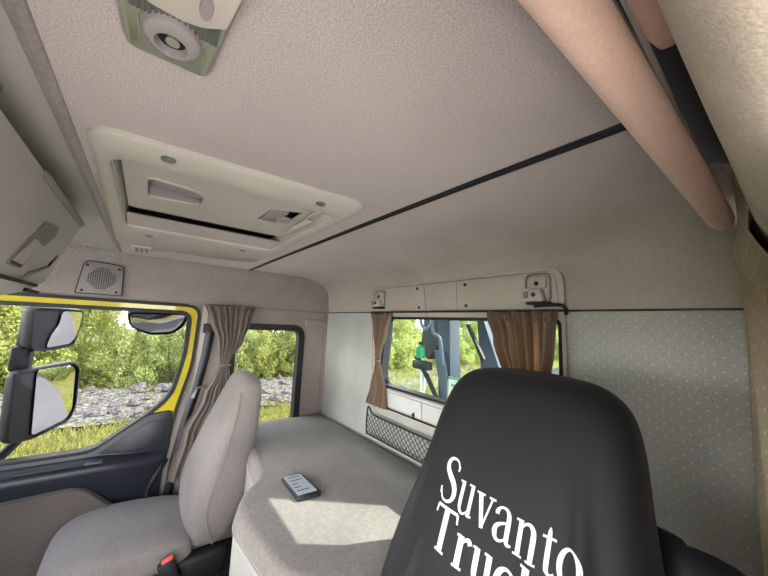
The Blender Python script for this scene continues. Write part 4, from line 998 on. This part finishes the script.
for sd_, H, R, mt in ((1, 3.0, 1.1, 'leafA'), (2, 3.8, 1.2, 'leafB'), (3, 2.5, 1.1, 'leafA'), (4, 4.4, 1.3, 'leafB'), (5, 3.4, 1.2, 'leafA')):
    me, cl = foliage_mesh(sd_, H, R, 9500, M[mt])
    bm = bmesh.new(); r_ = random.Random(sd_)
    for q in range(5):
        c_ = cl[q*7]; tube(bm, curve([(r_.uniform(-.15, .15), r_.uniform(-.15, .15), 0), (c_[0]*.4, c_[1]*.4, c_[2]*.5), (c_[0], c_[1], c_[2]), (c_[0]*1.2, c_[1]*1.2, H*.9)], 4), [.03*(1-.85*i/12) for i in range(13)], 6)
    ms = bpy.data.meshes.new('stems'); bm.to_mesh(ms); bm.free(); ms.materials.append(M['bark']); protos.append((me, ms, H))
rs_ = random.Random(12)
def shrub(x, y, sc, k_, label, group):
    me, ms, H = protos[k_]
    t = bpy.data.objects.new('leafy_shrub', None); COL.objects.link(t); t.location = (x, y, GZ-.06); t.scale = (sc*rs_.uniform(.85, 1.15), sc*rs_.uniform(.85, 1.15), sc*rs_.uniform(.9, 1.1)); t.rotation_euler = (0, 0, rs_.uniform(0, 6.28))
    tag(t, label, 'shrub', group)
    for nme, d_ in (('foliage', me), ('stems', ms)):
        o = bpy.data.objects.new(nme, d_); COL.objects.link(o); o.parent = t
for i in range(46):
    y = -9+i*1.0
    shrub(-11.4+rs_.uniform(-.5, .4), y+rs_.uniform(-.3, .3), rs_.uniform(.8, 1.0), rs_.randrange(5), 'bright green leafy shrub in the front row behind the gravel strip', 'front row of roadside shrubs')
for i in range(34):
    y = -10+i*1.45
    shrub(-14.0+rs_.uniform(-.6, .6), y+rs_.uniform(-.3, .3), rs_.uniform(1.15, 1.5), rs_.randrange(5), 'taller pale green shrub in the back row behind the gravel strip', 'back row of roadside shrubs')
for i in range(14):
    x = -12+i*1.7
    shrub(x, 31+rs_.uniform(-1, 1), rs_.uniform(1.3, 1.7), rs_.randrange(5), 'large green shrub standing across the verge far behind the truck', 'shrubs far behind the truck')

# ================================================================== LIGHT
w = bpy.data.worlds.new('World'); SC.world = w; w.use_nodes = True; nt = w.node_tree
bg = nt.nodes['Background']
tc = N(nt, 'ShaderNodeTexCoord'); sx = N(nt, 'ShaderNodeSeparateXYZ'); rp = N(nt, 'ShaderNodeValToRGB')
nt.links.new(tc.outputs['Generated'], sx.inputs[0]); nt.links.new(sx.outputs[2], rp.inputs[0])
e = rp.color_ramp.elements; e[0].position = 0; e[0].color = (1.0, .97, .93, 1); e[1].position = .55; e[1].color = (.28, .31, .38, 1)
nt.links.new(rp.outputs[0], bg.inputs['Color']); bg.inputs['Strength'].default_value = 2.4
sun = bpy.data.lights.new('sun', 'SUN'); sun.energy = 2.7; sun.angle = .012; sun.color = (1, .95, .86)
so_ = bpy.data.objects.new('sun', sun); COL.objects.link(so_); so_.location = (2, 6, 8)
so_.rotation_euler = Vector((-.32, -1, -.925)).to_track_quat('-Z', 'Y').to_euler()

# ================================================================== CAMERA
cam = bpy.data.cameras.new('camera'); cam.sensor_width = 36; cam.lens = 315.99/768*36; cam.clip_start = .02; cam.clip_end = 300
co = bpy.data.objects.new('camera', cam); COL.objects.link(co)
R = Matrix(((0.60028084, -0.06683799, -0.79699159), (0.79840405, 0.1087029, 0.59222855), (0.04705193, -0.99182476, 0.11861599)))
right = R.col[0]; down = R.col[1]; fwd = R.col[2]
m = Matrix((right, -down, -fwd)).transposed().to_4x4(); m.translation = Vector((2.08037526, -1.0538809, 1.25)); co.matrix_world = m
SC.camera = co
SC.view_settings.view_transform = 'Standard'; SC.view_settings.look = 'None'; SC.view_settings.gamma = 1
SC.view_settings.use_curve_mapping = False; SC.view_settings.exposure = 2.6
SC.cycles.max_bounces = 14; SC.cycles.diffuse_bounces = 8; SC.cycles.transparent_max_bounces = 16; SC.cycles.glossy_bounces = 5
SC.cycles.sample_clamp_indirect = 8; SC.cycles.caustics_reflective = False
